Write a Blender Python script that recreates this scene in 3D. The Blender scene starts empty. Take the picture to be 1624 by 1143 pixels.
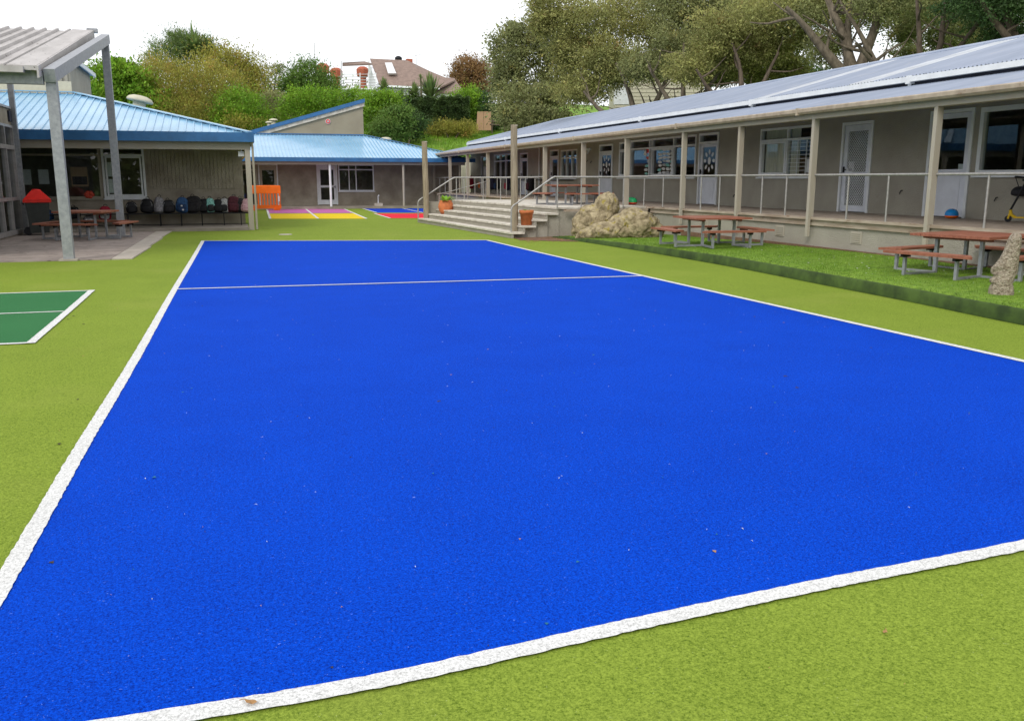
import bpy, math, random
import numpy as np
from mathutils import Vector, noise, Matrix
R=math.radians; PI=math.pi
random.seed(7)
S=bpy.context.scene
col=S.collection
# ---------------------------------------------------------------- camera, sky, sun, exposure
CAMZ=1.6; PITCH=math.atan(287.5/1400); YAW=R(17.5)
cd=bpy.data.cameras.new('camera'); cam=bpy.data.objects.new('camera',cd); col.objects.link(cam); S.camera=cam
cam.location=(0,0,CAMZ); cam.rotation_euler=(PI/2-PITCH,0,-YAW)
cd.sensor_width=36; cd.lens=1400/1624*36; cd.clip_start=.05; cd.clip_end=2000
W=bpy.data.worlds.new('World'); S.world=W; W.use_nodes=True
nt=W.node_tree; N=nt.nodes; L=nt.links
bg=N['Background']
SUN_EL,SUN_AZ=R(40),R(-138)
sky=N.new('ShaderNodeTexSky'); sky.sky_type='NISHITA'; sky.sun_disc=False; sky.sun_elevation=SUN_EL; sky.sun_rotation=SUN_AZ
sk=N.new('ShaderNodeVectorMath'); sk.operation='SCALE'; sk.inputs['Scale'].default_value=.1
mx=N.new('ShaderNodeMix'); mx.data_type='RGBA'; mx.inputs['Factor'].default_value=.86
L.new(sky.outputs[0],sk.inputs[0]); L.new(sk.outputs[0],mx.inputs['A']); mx.inputs['B'].default_value=(1.16,1.17,1.2,1)
L.new(mx.outputs['Result'],bg.inputs['Color']); bg.inputs['Strength'].default_value=1.0
sd=bpy.data.lights.new('sun','SUN'); sd.energy=1.5; sd.angle=R(22); sd.color=(1,.96,.9)
sun=bpy.data.objects.new('sun',sd); col.objects.link(sun); sun.location=(0,-10,30)
# light comes from behind the camera, a little left
sun.rotation_euler=Vector((math.sin(SUN_AZ)*math.cos(SUN_EL),math.cos(SUN_AZ)*math.cos(SUN_EL),math.sin(SUN_EL))).to_track_quat('Z','Y').to_euler()
S.render.engine='CYCLES'
S.view_settings.view_transform='Standard'; S.view_settings.look='None'; S.view_settings.exposure=0.25; S.view_settings.gamma=1; S.view_settings.use_curve_mapping=False
S.cycles.max_bounces=8; S.cycles.transparent_max_bounces=12

# ---------------------------------------------------------------- materials
def lin(r,g,b):
    f=lambda c:(c/255/12.92) if c<=10 else ((c/255+.055)/1.055)**2.4
    return (f(r),f(g),f(b))
def mat(name,c,rough=.8,var=.12,scale=6,c2=None,bump=0,bscale=40,metal=0,spec=.3,bdist=.02,stretch=None,detail=6,c3=None,s3=30,island=0,t3=.6,trans=0):
    m=bpy.data.materials.new(name); m.use_nodes=True; n=m.node_tree.nodes; l=m.node_tree.links
    b=n['Principled BSDF']; b.inputs['Roughness'].default_value=rough; b.inputs['Metallic'].default_value=metal
    b.inputs['Specular IOR Level'].default_value=spec
    tc=n.new('ShaderNodeTexCoord'); src=tc.outputs['Object']
    if stretch:
        mp=n.new('ShaderNodeMapping'); mp.inputs['Scale'].default_value=stretch; l.new(src,mp.inputs[0]); src=mp.outputs[0]
    if c2 is None: c2=tuple(x*(1-var*2) for x in c); c=tuple(min(1,x*(1+var*.6)) for x in c)
    nz=n.new('ShaderNodeTexNoise'); nz.inputs['Scale'].default_value=scale; nz.inputs['Detail'].default_value=detail; nz.inputs['Roughness'].default_value=.6
    l.new(src,nz.inputs[0])
    rp=n.new('ShaderNodeValToRGB'); rp.color_ramp.elements[0].position=.35; rp.color_ramp.elements[1].position=.65
    rp.color_ramp.elements[0].color=(*c2,1); rp.color_ramp.elements[1].color=(*c,1); l.new(nz.outputs[0],rp.inputs[0])
    out=rp.outputs[0]
    if c3:
        n3=n.new('ShaderNodeTexNoise'); n3.inputs['Scale'].default_value=s3; n3.inputs['Detail'].default_value=4; l.new(src,n3.inputs[0])
        r3=n.new('ShaderNodeMapRange'); r3.inputs['From Min'].default_value=t3; r3.inputs['From Max'].default_value=t3+.08; l.new(n3.outputs[0],r3.inputs[0])
        m3=n.new('ShaderNodeMix'); m3.data_type='RGBA'; l.new(r3.outputs[0],m3.inputs['Factor']); l.new(out,m3.inputs['A']); m3.inputs['B'].default_value=(*c3,1); out=m3.outputs['Result']
    if island:
        g=n.new('ShaderNodeNewGeometry'); hs=n.new('ShaderNodeHueSaturation')
        mr=n.new('ShaderNodeMapRange'); mr.inputs['To Min'].default_value=1-island; mr.inputs['To Max'].default_value=1+island
        l.new(g.outputs['Random Per Island'],mr.inputs[0]); l.new(mr.outputs[0],hs.inputs['Value'])
        mh=n.new('ShaderNodeMapRange'); mh.inputs['To Min'].default_value=.485; mh.inputs['To Max'].default_value=.515
        l.new(g.outputs['Random Per Island'],mh.inputs[0]); l.new(mh.outputs[0],hs.inputs['Hue'])
        l.new(out,hs.inputs['Color']); out=hs.outputs[0]
    l.new(out,b.inputs['Base Color'])
    if bump:
        bz=n.new('ShaderNodeTexNoise'); bz.inputs['Scale'].default_value=bscale; bz.inputs['Detail'].default_value=5; l.new(src,bz.inputs[0])
        bp=n.new('ShaderNodeBump'); bp.inputs['Strength'].default_value=min(1,bump); bp.inputs['Distance'].default_value=bdist; l.new(bz.outputs[0],bp.inputs['Height']); l.new(bp.outputs[0],b.inputs['Normal'])
    if trans:
        t=n.new('ShaderNodeBsdfTranslucent'); l.new(out,t.inputs[0]); ms=n.new('ShaderNodeMixShader'); ms.inputs[0].default_value=trans
        l.new(b.outputs[0],ms.inputs[1]); l.new(t.outputs[0],ms.inputs[2]); l.new(ms.outputs[0],n['Material Output'].inputs['Surface'])
    return m
def turf(name,dark,light,fleck,flat=0.0,sc=260,wear=None):
    """short synthetic pile: fine tuft noise, mid-size matting, faint large wear, sparse pale fibres"""
    m=bpy.data.materials.new(name); m.use_nodes=True; n=m.node_tree.nodes; l=m.node_tree.links
    b=n['Principled BSDF']; b.inputs['Roughness'].default_value=.85; b.inputs['Specular IOR Level'].default_value=.04
    tc=n.new('ShaderNodeTexCoord'); o=tc.outputs['Object']
    def nz(s,d,r=.6,dist=0):
        q=n.new('ShaderNodeTexNoise'); q.inputs['Scale'].default_value=s; q.inputs['Detail'].default_value=d; q.inputs['Roughness'].default_value=r; q.inputs['Distortion'].default_value=dist; l.new(o,q.inputs[0]); return q.outputs[0]
    def math_(op,a,bv,c=None):
        q=n.new('ShaderNodeMath'); q.operation=op
        for i,v in enumerate((a,bv,c)):
            if v is None: continue
            if isinstance(v,(int,float)): q.inputs[i].default_value=v
            else: l.new(v,q.inputs[i])
        return q.outputs[0]
    f1=nz(sc*.42,2,.9); f2=nz(52,3,.95,.3); f3=nz(1.6,3,.5); f4=nz(.35,3,.5)
    s=math_('MULTIPLY_ADD',f1,.54,0); s=math_('MULTIPLY_ADD',f2,.37,s); s=math_('MULTIPLY_ADD',f3,.045,s); s=math_('MULTIPLY_ADD',f4,.045,s)
    mr=n.new('ShaderNodeMapRange'); mr.inputs['From Min'].default_value=.37; mr.inputs['From Max'].default_value=.60; l.new(s,mr.inputs[0])
    mxx=n.new('ShaderNodeMix'); mxx.data_type='RGBA'; l.new(mr.outputs[0],mxx.inputs['Factor']); mxx.inputs['A'].default_value=(*dark,1); mxx.inputs['B'].default_value=(*light,1)
    out=mxx.outputs['Result']
    if wear:
        wz=nz(.55,4,.55); w=n.new('ShaderNodeMapRange'); w.inputs['From Min'].default_value=.52; w.inputs['From Max'].default_value=.75; w.inputs['To Max'].default_value=.4; l.new(wz,w.inputs[0])
        wm=n.new('ShaderNodeMix'); wm.data_type='RGBA'; l.new(w.outputs[0],wm.inputs['Factor']); l.new(out,wm.inputs['A']); wm.inputs['B'].default_value=(*wear,1); out=wm.outputs['Result']
    fz=nz(sc*.45,1,.5,1.2); fr=n.new('ShaderNodeMapRange'); fr.inputs['From Min'].default_value=.735; fr.inputs['From Max'].default_value=.79; fr.inputs['To Max'].default_value=.6; l.new(fz,fr.inputs[0])
    fm=n.new('ShaderNodeMix'); fm.data_type='RGBA'; l.new(fr.outputs[0],fm.inputs['Factor']); l.new(out,fm.inputs['A']); fm.inputs['B'].default_value=(*fleck,1)
    l.new(fm.outputs['Result'],b.inputs['Base Color'])
    bp=n.new('ShaderNodeBump'); bp.inputs['Strength'].default_value=.55; bp.inputs['Distance'].default_value=.006; l.new(s,bp.inputs['Height']); l.new(bp.outputs[0],b.inputs['Normal'])
    return m
def glassmat(name,tint=(.72,.78,.78),refl=.0):
    m=bpy.data.materials.new(name); m.use_nodes=True; n=m.node_tree.nodes; l=m.node_tree.links
    n.remove(n['Principled BSDF'])
    t=n.new('ShaderNodeBsdfTransparent'); t.inputs[0].default_value=(*tint,1)
    g=n.new('ShaderNodeBsdfGlossy'); g.inputs['Roughness'].default_value=.01
    nz=n.new('ShaderNodeTexNoise'); nz.inputs['Scale'].default_value=1.3; tc=n.new('ShaderNodeTexCoord'); l.new(tc.outputs['Object'],nz.inputs[0])
    bp=n.new('ShaderNodeBump'); bp.inputs['Strength'].default_value=.03; bp.inputs['Distance'].default_value=.02; l.new(nz.outputs[0],bp.inputs['Height']); l.new(bp.outputs[0],g.inputs['Normal'])
    lw=n.new('ShaderNodeLayerWeight'); lw.inputs['Blend'].default_value=.5
    pw=n.new('ShaderNodeMath'); pw.operation='POWER'; pw.inputs[1].default_value=4; l.new(lw.outputs['Facing'],pw.inputs[0])
    a=n.new('ShaderNodeMath'); a.operation='MULTIPLY_ADD'; a.inputs[1].default_value=.9; a.inputs[2].default_value=.06+refl; a.use_clamp=True; l.new(pw.outputs[0],a.inputs[0])
    ms=n.new('ShaderNodeMixShader'); l.new(a.outputs[0],ms.inputs[0]); l.new(t.outputs[0],ms.inputs[1]); l.new(g.outputs[0],ms.inputs[2]); l.new(ms.outputs[0],n['Material Output'].inputs['Surface'])
    return m
M={}
M['turf']=turf('green synthetic turf',(.07,.118,.010),(.262,.342,.048),(.5,.55,.25),wear=(.25,.28,.06))
M['lawn']=mat('raised lawn turf',(.2,.32,.03),.8,c2=(.09,.17,.012),scale=9,bump=.6,bscale=90)
M['blade_shade']=mat('lawn edge painted shade',(.055,.095,.014),.8,c2=(.02,.038,.006),scale=3,island=.4)  # darker green carries the painted shade of the lawn's upright face
M['blade']=mat('lawn blades',(.2,.33,.03),.7,c2=(.10,.20,.015),scale=3,island=.35,trans=.25)
M['blue']=turf('blue synthetic turf',(.0,.012,.18),(.0008,.073,.64),(.22,.36,.85))
M['white']=turf('white turf line',(.34,.34,.33),(.80,.80,.78),(.9,.9,.9))
M['dgreen']=turf('dark green turf',(.015,.085,.03),(.055,.20,.075),(.3,.5,.3))
M['pink']=turf('pink turf',(.34,.09,.25),(.52,.17,.38),(.8,.6,.7))
M['yellow']=turf('yellow turf',(.5,.36,.01),(.78,.58,.03),(.9,.8,.4))
M['red']=turf('red turf',(.5,.015,.03),(.75,.04,.07),(.9,.5,.5))
M['blue2']=turf('small court blue turf',(.005,.03,.3),(.02,.07,.55),(.4,.5,.8))
M['orange_t']=turf('orange turf border',(.55,.13,.03),(.75,.22,.06),(.9,.6,.4))
M['paver']=mat('pinkish concrete slab',(.34,.285,.25),.9,scale=2.2,c2=(.235,.195,.17),bump=.4,bscale=60,c3=(.12,.09,.08),s3=5,t3=.62)
M['border']=mat('pale concrete border',(.46,.41,.35),.9,scale=3,c2=(.34,.30,.25),bump=.4,bscale=60)
M['slab']=mat('verandah concrete',(.30,.265,.22),.9,scale=2,c2=(.21,.18,.15),bump=.3)
M['wall']=mat('taupe roughcast wall',(.375,.35,.29),.95,scale=1.4,c2=(.32,.295,.245),c3=(.25,.225,.175),s3=1.1,t3=.70,bump=.9,bscale=55,spec=.1)
M['walld']=mat('brown grey wall',(.37,.33,.265),.95,scale=1.4,c2=(.25,.215,.17),bump=.7,bscale=55,spec=.1)
M['wallt']=mat('tan gable wall',(.31,.275,.20),.9,scale=1.2,c2=(.27,.235,.17),bump=.4,bscale=50)
M['trim']=mat('beige painted timber',(.39,.36,.30),.65,scale=3,c2=(.38,.335,.26),bump=.15,bscale=30,stretch=(1,1,.3))
M['gutter']=mat('weathered beige gutter',(.43,.36,.27),.55,scale=5,c2=(.31,.25,.185),c3=(.2,.13,.08),s3=7,t3=.66)
M['whitep']=mat('white painted frame',(.72,.74,.76),.5,var=.05,scale=4)
M['doorw']=mat('pale grey-white door paint',(.66,.68,.74),.45,var=.06,scale=3)
M['alu']=mat('weathered aluminium frame',(.36,.34,.33),.45,var=.1,metal=.3)
M['taupef']=mat('taupe window frame',(.33,.30,.24),.6,var=.08)
M['galv']=mat('galvanised steel',(.36,.37,.39),.5,scale=14,c2=(.27,.28,.30),metal=.45,bump=.1)
M['rail']=mat('galvanised rail',(.42,.41,.39),.45,scale=20,c2=(.31,.30,.28),metal=.35)
M['bluef']=mat('mid blue fascia',(.028,.135,.32),.35,var=.12,scale=2,spec=.5)
M['blueroof']=mat('sky blue longrun roof',(.27,.48,.65),.22,scale=.9,c2=(.20,.41,.59),spec=1.0,bump=.04,bscale=8)
M['silver']=mat('galvanised corrugated roof',(.36,.41,.52),.32,scale=1.1,c2=(.27,.32,.42),metal=.4,spec=.6,c3=(.42,.44,.5),s3=3,t3=.62,stretch=(.3,1.6,1))
M['clear']=mat('translucent roof sheet',(.50,.53,.57),.4,var=.1,scale=2)
M['oldroof']=mat('weathered grey canopy roof',(.47,.445,.43),.65,scale=2,c2=(.35,.33,.315),c3=(.13,.11,.10),s3=8,t3=.64,stretch=(2,.4,1))
M['dark']=mat('painted gap shade and dark panel',(.03,.032,.05),.8)  # painted shade in the roof gap; own colour on the glazed building's panel
M['deck']=mat('worn deck timber',(.38,.32,.26),.85,scale=5,c2=(.24,.185,.145),stretch=(3,.6,1),bump=.3)
M['decked']=mat('pale deck edge board',(.45,.38,.30),.8,scale=4,c2=(.3,.23,.17),stretch=(1,.5,3),c3=(.18,.10,.06),s3=6,t3=.63)
M['tread']=mat('pale concrete tread',(.66,.62,.54),.85,scale=4,c2=(.40,.36,.30),bump=.3)
M['wood']=mat('round timber pole',(.36,.30,.21),.85,scale=9,c2=(.22,.175,.12),stretch=(3,3,.25),bump=.6,bscale=20,c3=(.10,.075,.05),s3=14,t3=.66)
M['redwood']=mat('red stained table plank',(.33,.125,.075),.6,scale=6,c2=(.21,.075,.045),stretch=(.6,2.5,1),bump=.2)
M['redw2']=mat('faded pink-tan bench plank',(.45,.26,.18),.7,scale=6,c2=(.34,.18,.12),stretch=(.6,2.5,1))
M['rock']=mat('ochre lichen boulder',(.44,.365,.225),.95,scale=6,c2=(.16,.125,.07),bump=1,bdist=.07,bscale=9,c3=(.30,.24,.06),s3=7,t3=.60)
M['rock2']=mat('speckled carved stone',(.50,.43,.33),.95,scale=30,c2=(.22,.17,.12),bdist=.05,bump=1,bscale=45)
M['bark']=mat('grey brown bark',(.15,.115,.085),.95,scale=7,c2=(.07,.052,.038),bump=.8,bscale=12,stretch=(1,1,.4))
M['barkp']=mat('pale bark',(.17,.14,.10),.95,scale=7,c2=(.08,.065,.045),bump=.8,bscale=12,stretch=(1,1,.4))
M['glass']=glassmat('window glass')
M['glassb']=glassmat('window glass strongly mirroring',refl=.13)
M['inside']=mat('dim room lining',(.20,.185,.16),.9)
M['curtain']=mat('cream net curtain',(.78,.72,.60),.9,scale=10,c2=(.62,.56,.44),stretch=(1,4,.2))
M['paper']=mat('white paper',(.7,.7,.7),.8,var=.06,scale=20)
M['paperg']=mat('pale grey paper',(.42,.42,.42),.8,var=.06,scale=20)
M['black']=mat('black rubber and fabric',(.012,.012,.015),.6,var=.2,scale=30)
M['hillg']=mat('hill grass',(.17,.30,.03),.9,scale=1.5,c2=(.08,.16,.015),bump=.6,bscale=6,c3=(.26,.30,.07),s3=.8,t3=.6)
M['soil']=mat('dry leaf litter soil',(.21,.12,.075),.95,scale=9,c2=(.12,.07,.045),bump=.8,bscale=30)
M['terra']=mat('terracotta pot',(.56,.17,.06),.7,var=.12,scale=8)
M['chim']=mat('red brick chimney',(.42,.12,.07),.85,var=.15,scale=8)
M['orange']=mat('orange moulded plastic',(.85,.16,.01),.4,var=.08,scale=3)
M['binred']=mat('bright red plastic lid',(.75,.02,.012),.35,var=.06)
M['bin']=mat('dark grey-green bin plastic',(.045,.05,.045),.5,var=.1)
M['cream']=mat('cream weatherboard',(.55,.52,.40),.8,var=.05)
M['wboard']=mat('white weatherboard',(.60,.62,.62),.8,var=.06)
M['houseroof']=mat('brown tiled roof',(.27,.195,.16),.8,scale=3,c2=(.2,.145,.12),bump=.6,bscale=20)
M['ply']=mat('tan ply panel',(.42,.27,.16),.8,scale=1,c2=(.36,.225,.13))
def leafm(name,a,b,isl=.35,c3=None,t3=.62): return mat(name,a,.55,c2=b,scale=.9,island=isl,trans=.4,spec=.25,c3=c3,s3=1.3,t3=t3)
M['olive']=leafm('olive grey foliage',(.33,.345,.135),(.18,.20,.085),c3=(.40,.34,.11),t3=.62)
M['olive2']=leafm('yellowish olive foliage',(.40,.385,.13),(.22,.235,.08),c3=(.40,.28,.11),t3=.64)
M['deep']=leafm('deep green foliage',(.10,.17,.055),(.04,.08,.025))
M['bright']=leafm('bright green foliage',(.27,.44,.035),(.12,.24,.02))
M['midg']=leafm('mid green foliage',(.18,.28,.055),(.08,.15,.03))
M['bamboo']=leafm('yellow green bamboo foliage',(.40,.36,.07),(.21,.22,.04),c3=(.45,.28,.08),t3=.58)
M['hedgeg']=leafm('hedge foliage',(.11,.17,.05),(.05,.085,.03))
M['brown']=leafm('brown autumn foliage',(.34,.20,.09),(.2,.12,.05),c3=(.2,.19,.06))
M['b_mint']=mat('mint paper and fabric',(.25,.55,.50),.8); M['hred']=mat('coral red paper',(.6,.07,.04),.6,var=.05)
M['palm']=leafm('palm fronds',(.22,.29,.09),(.10,.16,.05))

# ---------------------------------------------------------------- builders
class MB:
    def __init__(s): s.v=[]; s.f=[]; s.sm=[]
    def add(s,vs,fs,smooth=False):
        o=len(s.v); s.v+= [tuple(p) for p in vs]; s.f+=[tuple(o+i for i in f) for f in fs]; s.sm+=[smooth]*len(fs); return s
    def box(s,a,b):
        x0,x1=sorted((a[0],b[0])); y0,y1=sorted((a[1],b[1])); z0,z1=sorted((a[2],b[2]))
        return s.add([(x0,y0,z0),(x1,y0,z0),(x1,y1,z0),(x0,y1,z0),(x0,y0,z1),(x1,y0,z1),(x1,y1,z1),(x0,y1,z1)],
            [(0,3,2,1),(4,5,6,7),(0,1,5,4),(1,2,6,5),(2,3,7,6),(3,0,4,7)])
    def hexa(s,bot,top):   # 4 + 4 corners
        return s.add(list(bot)+list(top),[(0,3,2,1),(4,5,6,7),(0,1,5,4),(1,2,6,5),(2,3,7,6),(3,0,4,7)])
    def bar(s,p,q,w,h,up=(0,0,1)):
        p=Vector(p);q=Vector(q);d=(q-p).normalized();u=Vector(up)
        if abs(d.dot(u))>.99: u=Vector((0,1,0))
        r=d.cross(u).normalized()*(w/2); t=r.cross(d).normalized()*(h/2)
        c=lambda b:[b-r-t,b+r-t,b+r+t,b-r+t]
        return s.hexa(c(p),c(q))
    def tube(s,pts,r,n=8,cap=True,sm=True):
        pts=[Vector(p) for p in pts]; rr=r if isinstance(r,(list,tuple)) else [r]*len(pts); rings=[]
        ref=None
        for i,p in enumerate(pts):
            d=(pts[min(i+1,len(pts)-1)]-pts[max(i-1,0)]).normalized()
            if ref is None: ref=Vector((1,0,0)) if abs(d.x)<.8 else Vector((0,1,0))
            a=d.cross(ref).normalized(); ref=a.cross(d).normalized() if a.length else ref; b=ref
            rings.append([p+(a*math.cos(2*PI*k/n)+b*math.sin(2*PI*k/n))*rr[i] for k in range(n)])
            ref=b
        vs=[v for g in rings for v in g]; fs=[]
        for i in range(len(rings)-1):
            for k in range(n):
                fs.append((i*n+k,i*n+(k+1)%n,(i+1)*n+(k+1)%n,(i+1)*n+k))
        s.add(vs,fs,sm)
        if cap: s.add(rings[0],[tuple(range(n))]); s.add(rings[-1],[tuple(reversed(range(n)))])
        return s
    def lathe(s,prof,c=(0,0,0),n=16,sm=True):
        vs=[(c[0]+r*math.cos(2*PI*k/n),c[1]+r*math.sin(2*PI*k/n),c[2]+z) for r,z in prof for k in range(n)]
        fs=[(i*n+k,i*n+(k+1)%n,(i+1)*n+(k+1)%n,(i+1)*n+k) for i in range(len(prof)-1) for k in range(n)]
        return s.add(vs,fs,sm)
    def sell(s,c,r,e=.55,nu=16,nv=10,fn=None):   # superellipsoid
        sg=lambda x,p:math.copysign(abs(x)**p,x); vs=[]
        for i in range(nv+1):
            t=-PI/2+PI*i/nv
            for k in range(nu):
                a=2*PI*k/nu
                p=(c[0]+r[0]*sg(math.cos(t),e)*sg(math.cos(a),e),c[1]+r[1]*sg(math.cos(t),e)*sg(math.sin(a),e),c[2]+r[2]*sg(math.sin(t),e))
                vs.append(fn(p) if fn else p)
        fs=[(i*nu+k,i*nu+(k+1)%nu,(i+1)*nu+(k+1)%nu,(i+1)*nu+k) for i in range(nv) for k in range(nu)]
        return s.add(vs,fs,True)
    def poly(s,pts): return s.add(pts,[tuple(range(len(pts)))])
    def build(s,name,m,parent=None,origin=None,loc=None,rotz=0):
        me=bpy.data.meshes.new(name); o=Vector(origin) if origin else Vector((0,0,0))
        me.from_pydata([(Vector(v)-o) for v in s.v],[],s.f); me.polygons.foreach_set('use_smooth',s.sm)
        me.materials.append(M[m] if isinstance(m,str) else m); me.update()
        ob=bpy.data.objects.new(name,me); col.objects.link(ob)
        ob.location=o if loc is None else loc; ob.rotation_euler=(0,0,rotz)
        if parent:
            ob.parent=parent
            if loc is None and BASE.get(root_of(parent).name): ob.location=o-BASEW(parent)
        return ob
BASE={}
def root_of(o):
    while o.parent: o=o.parent
    return o
def BASEW(p):
    v=Vector((0,0,0))
    while p: v=v+p.location; p=p.parent
    return v
def tag(o,label=None,cat=None,group=None,kind=None):
    if label:o['label']=label
    if cat:o['category']=cat
    if group:o['group']=group
    if kind:o['kind']=kind
    return o
def thing(name,label,cat,loc=(0,0,0),rotz=0,group=None,world=False):
    """Empty at the base; world=True: children are given in world coordinates (unrotated root)"""
    o=bpy.data.objects.new(name,None); col.objects.link(o); o.location=loc; o.rotation_euler=(0,0,rotz)
    if world: BASE[o.name]=True
    return tag(o,label,cat,group)
def struct(o): o['kind']='structure'; return o
def kids(o): return list(o.children)
def copy_tree(o,parent=None):
    c=o.copy(); col.objects.link(c)
    if parent: c.parent=parent
    for ch in kids(o): copy_tree(ch,c)
    return c
def dup(o,loc,rotz,label,group=None):
    c=copy_tree(o); c.location=loc; c.rotation_euler=(0,0,rotz); c['label']=label
    if group: c['group']=group
    return c
def at(u,v,d):
    xc=(u-812)/1400*d; yc=-(v-571.5)/1400*d; cy,sy=math.cos(YAW),math.sin(YAW); cp,sp=math.cos(PITCH),math.sin(PITCH)
    return Vector((xc*cy+d*sy*cp+yc*sy*sp,-xc*sy+d*cy*cp+yc*cy*sp,CAMZ-d*sp+yc*cp))
# facade frames: local (u along wall, n outwards, z up) -> world
def FX(x0): return lambda u,n,z:(x0-n,u,z)          # wall facing -X
def FXp(x0): return lambda u,n,z:(x0+n,u,z)         # wall facing +X
def FY(y0): return lambda u,n,z:(u,y0-n,z)          # wall facing -Y
def fbox(mb,F,u0,u1,n0,n1,z0,z1): return mb.box(F(u0,n0,z0),F(u1,n1,z1))
def wall_holes(F,u0,u1,z0,z1,th,holes,name,m,parent):
    us=sorted({u0,u1,*[h[0] for h in holes],*[h[1] for h in holes]}); mb=MB()
    us=[u for u in us if u0<=u<=u1]
    for a,b in zip(us,us[1:]):
        mid=(a+b)/2; hs=sorted([(h[2],h[3]) for h in holes if h[0]<mid<h[1]]); z=z0
        for h in hs:
            if h[0]>z+1e-4: fbox(mb,F,a,b,-th,0,z,h[0])
            z=max(z,h[1])
        if z<z1-1e-4: fbox(mb,F,a,b,-th,0,z,z1)
    return mb.build(name,m,parent)
def window(parent,F,u0,u1,z0,z1,cols,transom=None,frame='whitep',fw=.06,glass='glass',curtain=None,bars=None,sill=True,heavy=None):
    """cols: relative u positions of mullions (absolute u). frame mesh with one pane child per light"""
    mb=MB(); n0,n1=-.09,.025
    fbox(mb,F,u0,u1,n0,n1,z0,z0+fw); fbox(mb,F,u0,u1,n0,n1,z1-fw,z1)
    fbox(mb,F,u0,u0+fw,n0,n1,z0+fw,z1-fw); fbox(mb,F,u1-fw,u1,n0,n1,z0+fw,z1-fw)
    edges=[u0+fw]+list(cols)+[u1-fw]; ztop=transom if transom else z1-fw
    for c in cols: fbox(mb,F,c-fw*.4,c+fw*.4,n0,n1-.006,z0+fw,z1-fw)
    if transom:
        for a,b in zip(edges,edges[1:]): fbox(mb,F,a+(fw*.4 if a!=edges[0] else 0),b-(fw*.4 if b!=edges[-1] else 0),n0,n1-.004,transom-fw*.5,transom+fw*.5)
    if sill: fbox(mb,F,u0-.04,u1+.04,n0,n1+.06,z0-.05,z0-.002)
    for hc in (heavy or []):   # opening sashes with a second, proud frame
        a,b=edges[hc]+fw*.4+.003,edges[hc+1]-fw*.4-.003; zz=ztop-fw*.5-.003; q=.05
        fbox(mb,F,a,b,-.05,.04,z0+fw+.003,z0+fw+q); fbox(mb,F,a,b,-.05,.04,zz-q,zz); fbox(mb,F,a,a+q,-.05,.04,z0+fw+q,zz-q); fbox(mb,F,b-q,b,-.05,.04,z0+fw+q,zz-q)
    if bars:
        a,b,nu,nz=bars
        for i in range(1,nu): fbox(mb,F,a+(b-a)*i/nu-.009,a+(b-a)*i/nu+.009,-.03,-.01,z0+fw,ztop)
        for j in range(1,nz):
            z=z0+fw+(ztop-z0-fw)*j/nz; fbox(mb,F,a,b,-.028,-.012,z-.006,z+.006)
    w=mb.build('window',frame,parent)
    def pane(a,b,c,d):
        p=MB(); p.poly([F(a,-.045,c),F(b,-.045,c),F(b,-.045,d),F(a,-.045,d)]); p.build('pane',glass,w)
    for a,b in zip(edges,edges[1:]):
        pane(a,b,z0+fw,ztop)
        if transom: pane(a,b,transom,z1-fw)
    if curtain:
        for a,b in curtain:
            mb=MB(); k=max(6,int((b-a)/.035)); vs=[]
            for i in range(k+1):
                u=a+(b-a)*i/k; n=-.085-.022*math.sin(i*1.7)-.008*math.sin(i*.6)
                vs+= [F(u,n,z0+.03),F(u,n,z1-.02)]
            mb.add(vs,[(2*i,2*i+2,2*i+3,2*i+1) for i in range(k)],True); mb.build('curtain','curtain',w)
    return w
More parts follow.
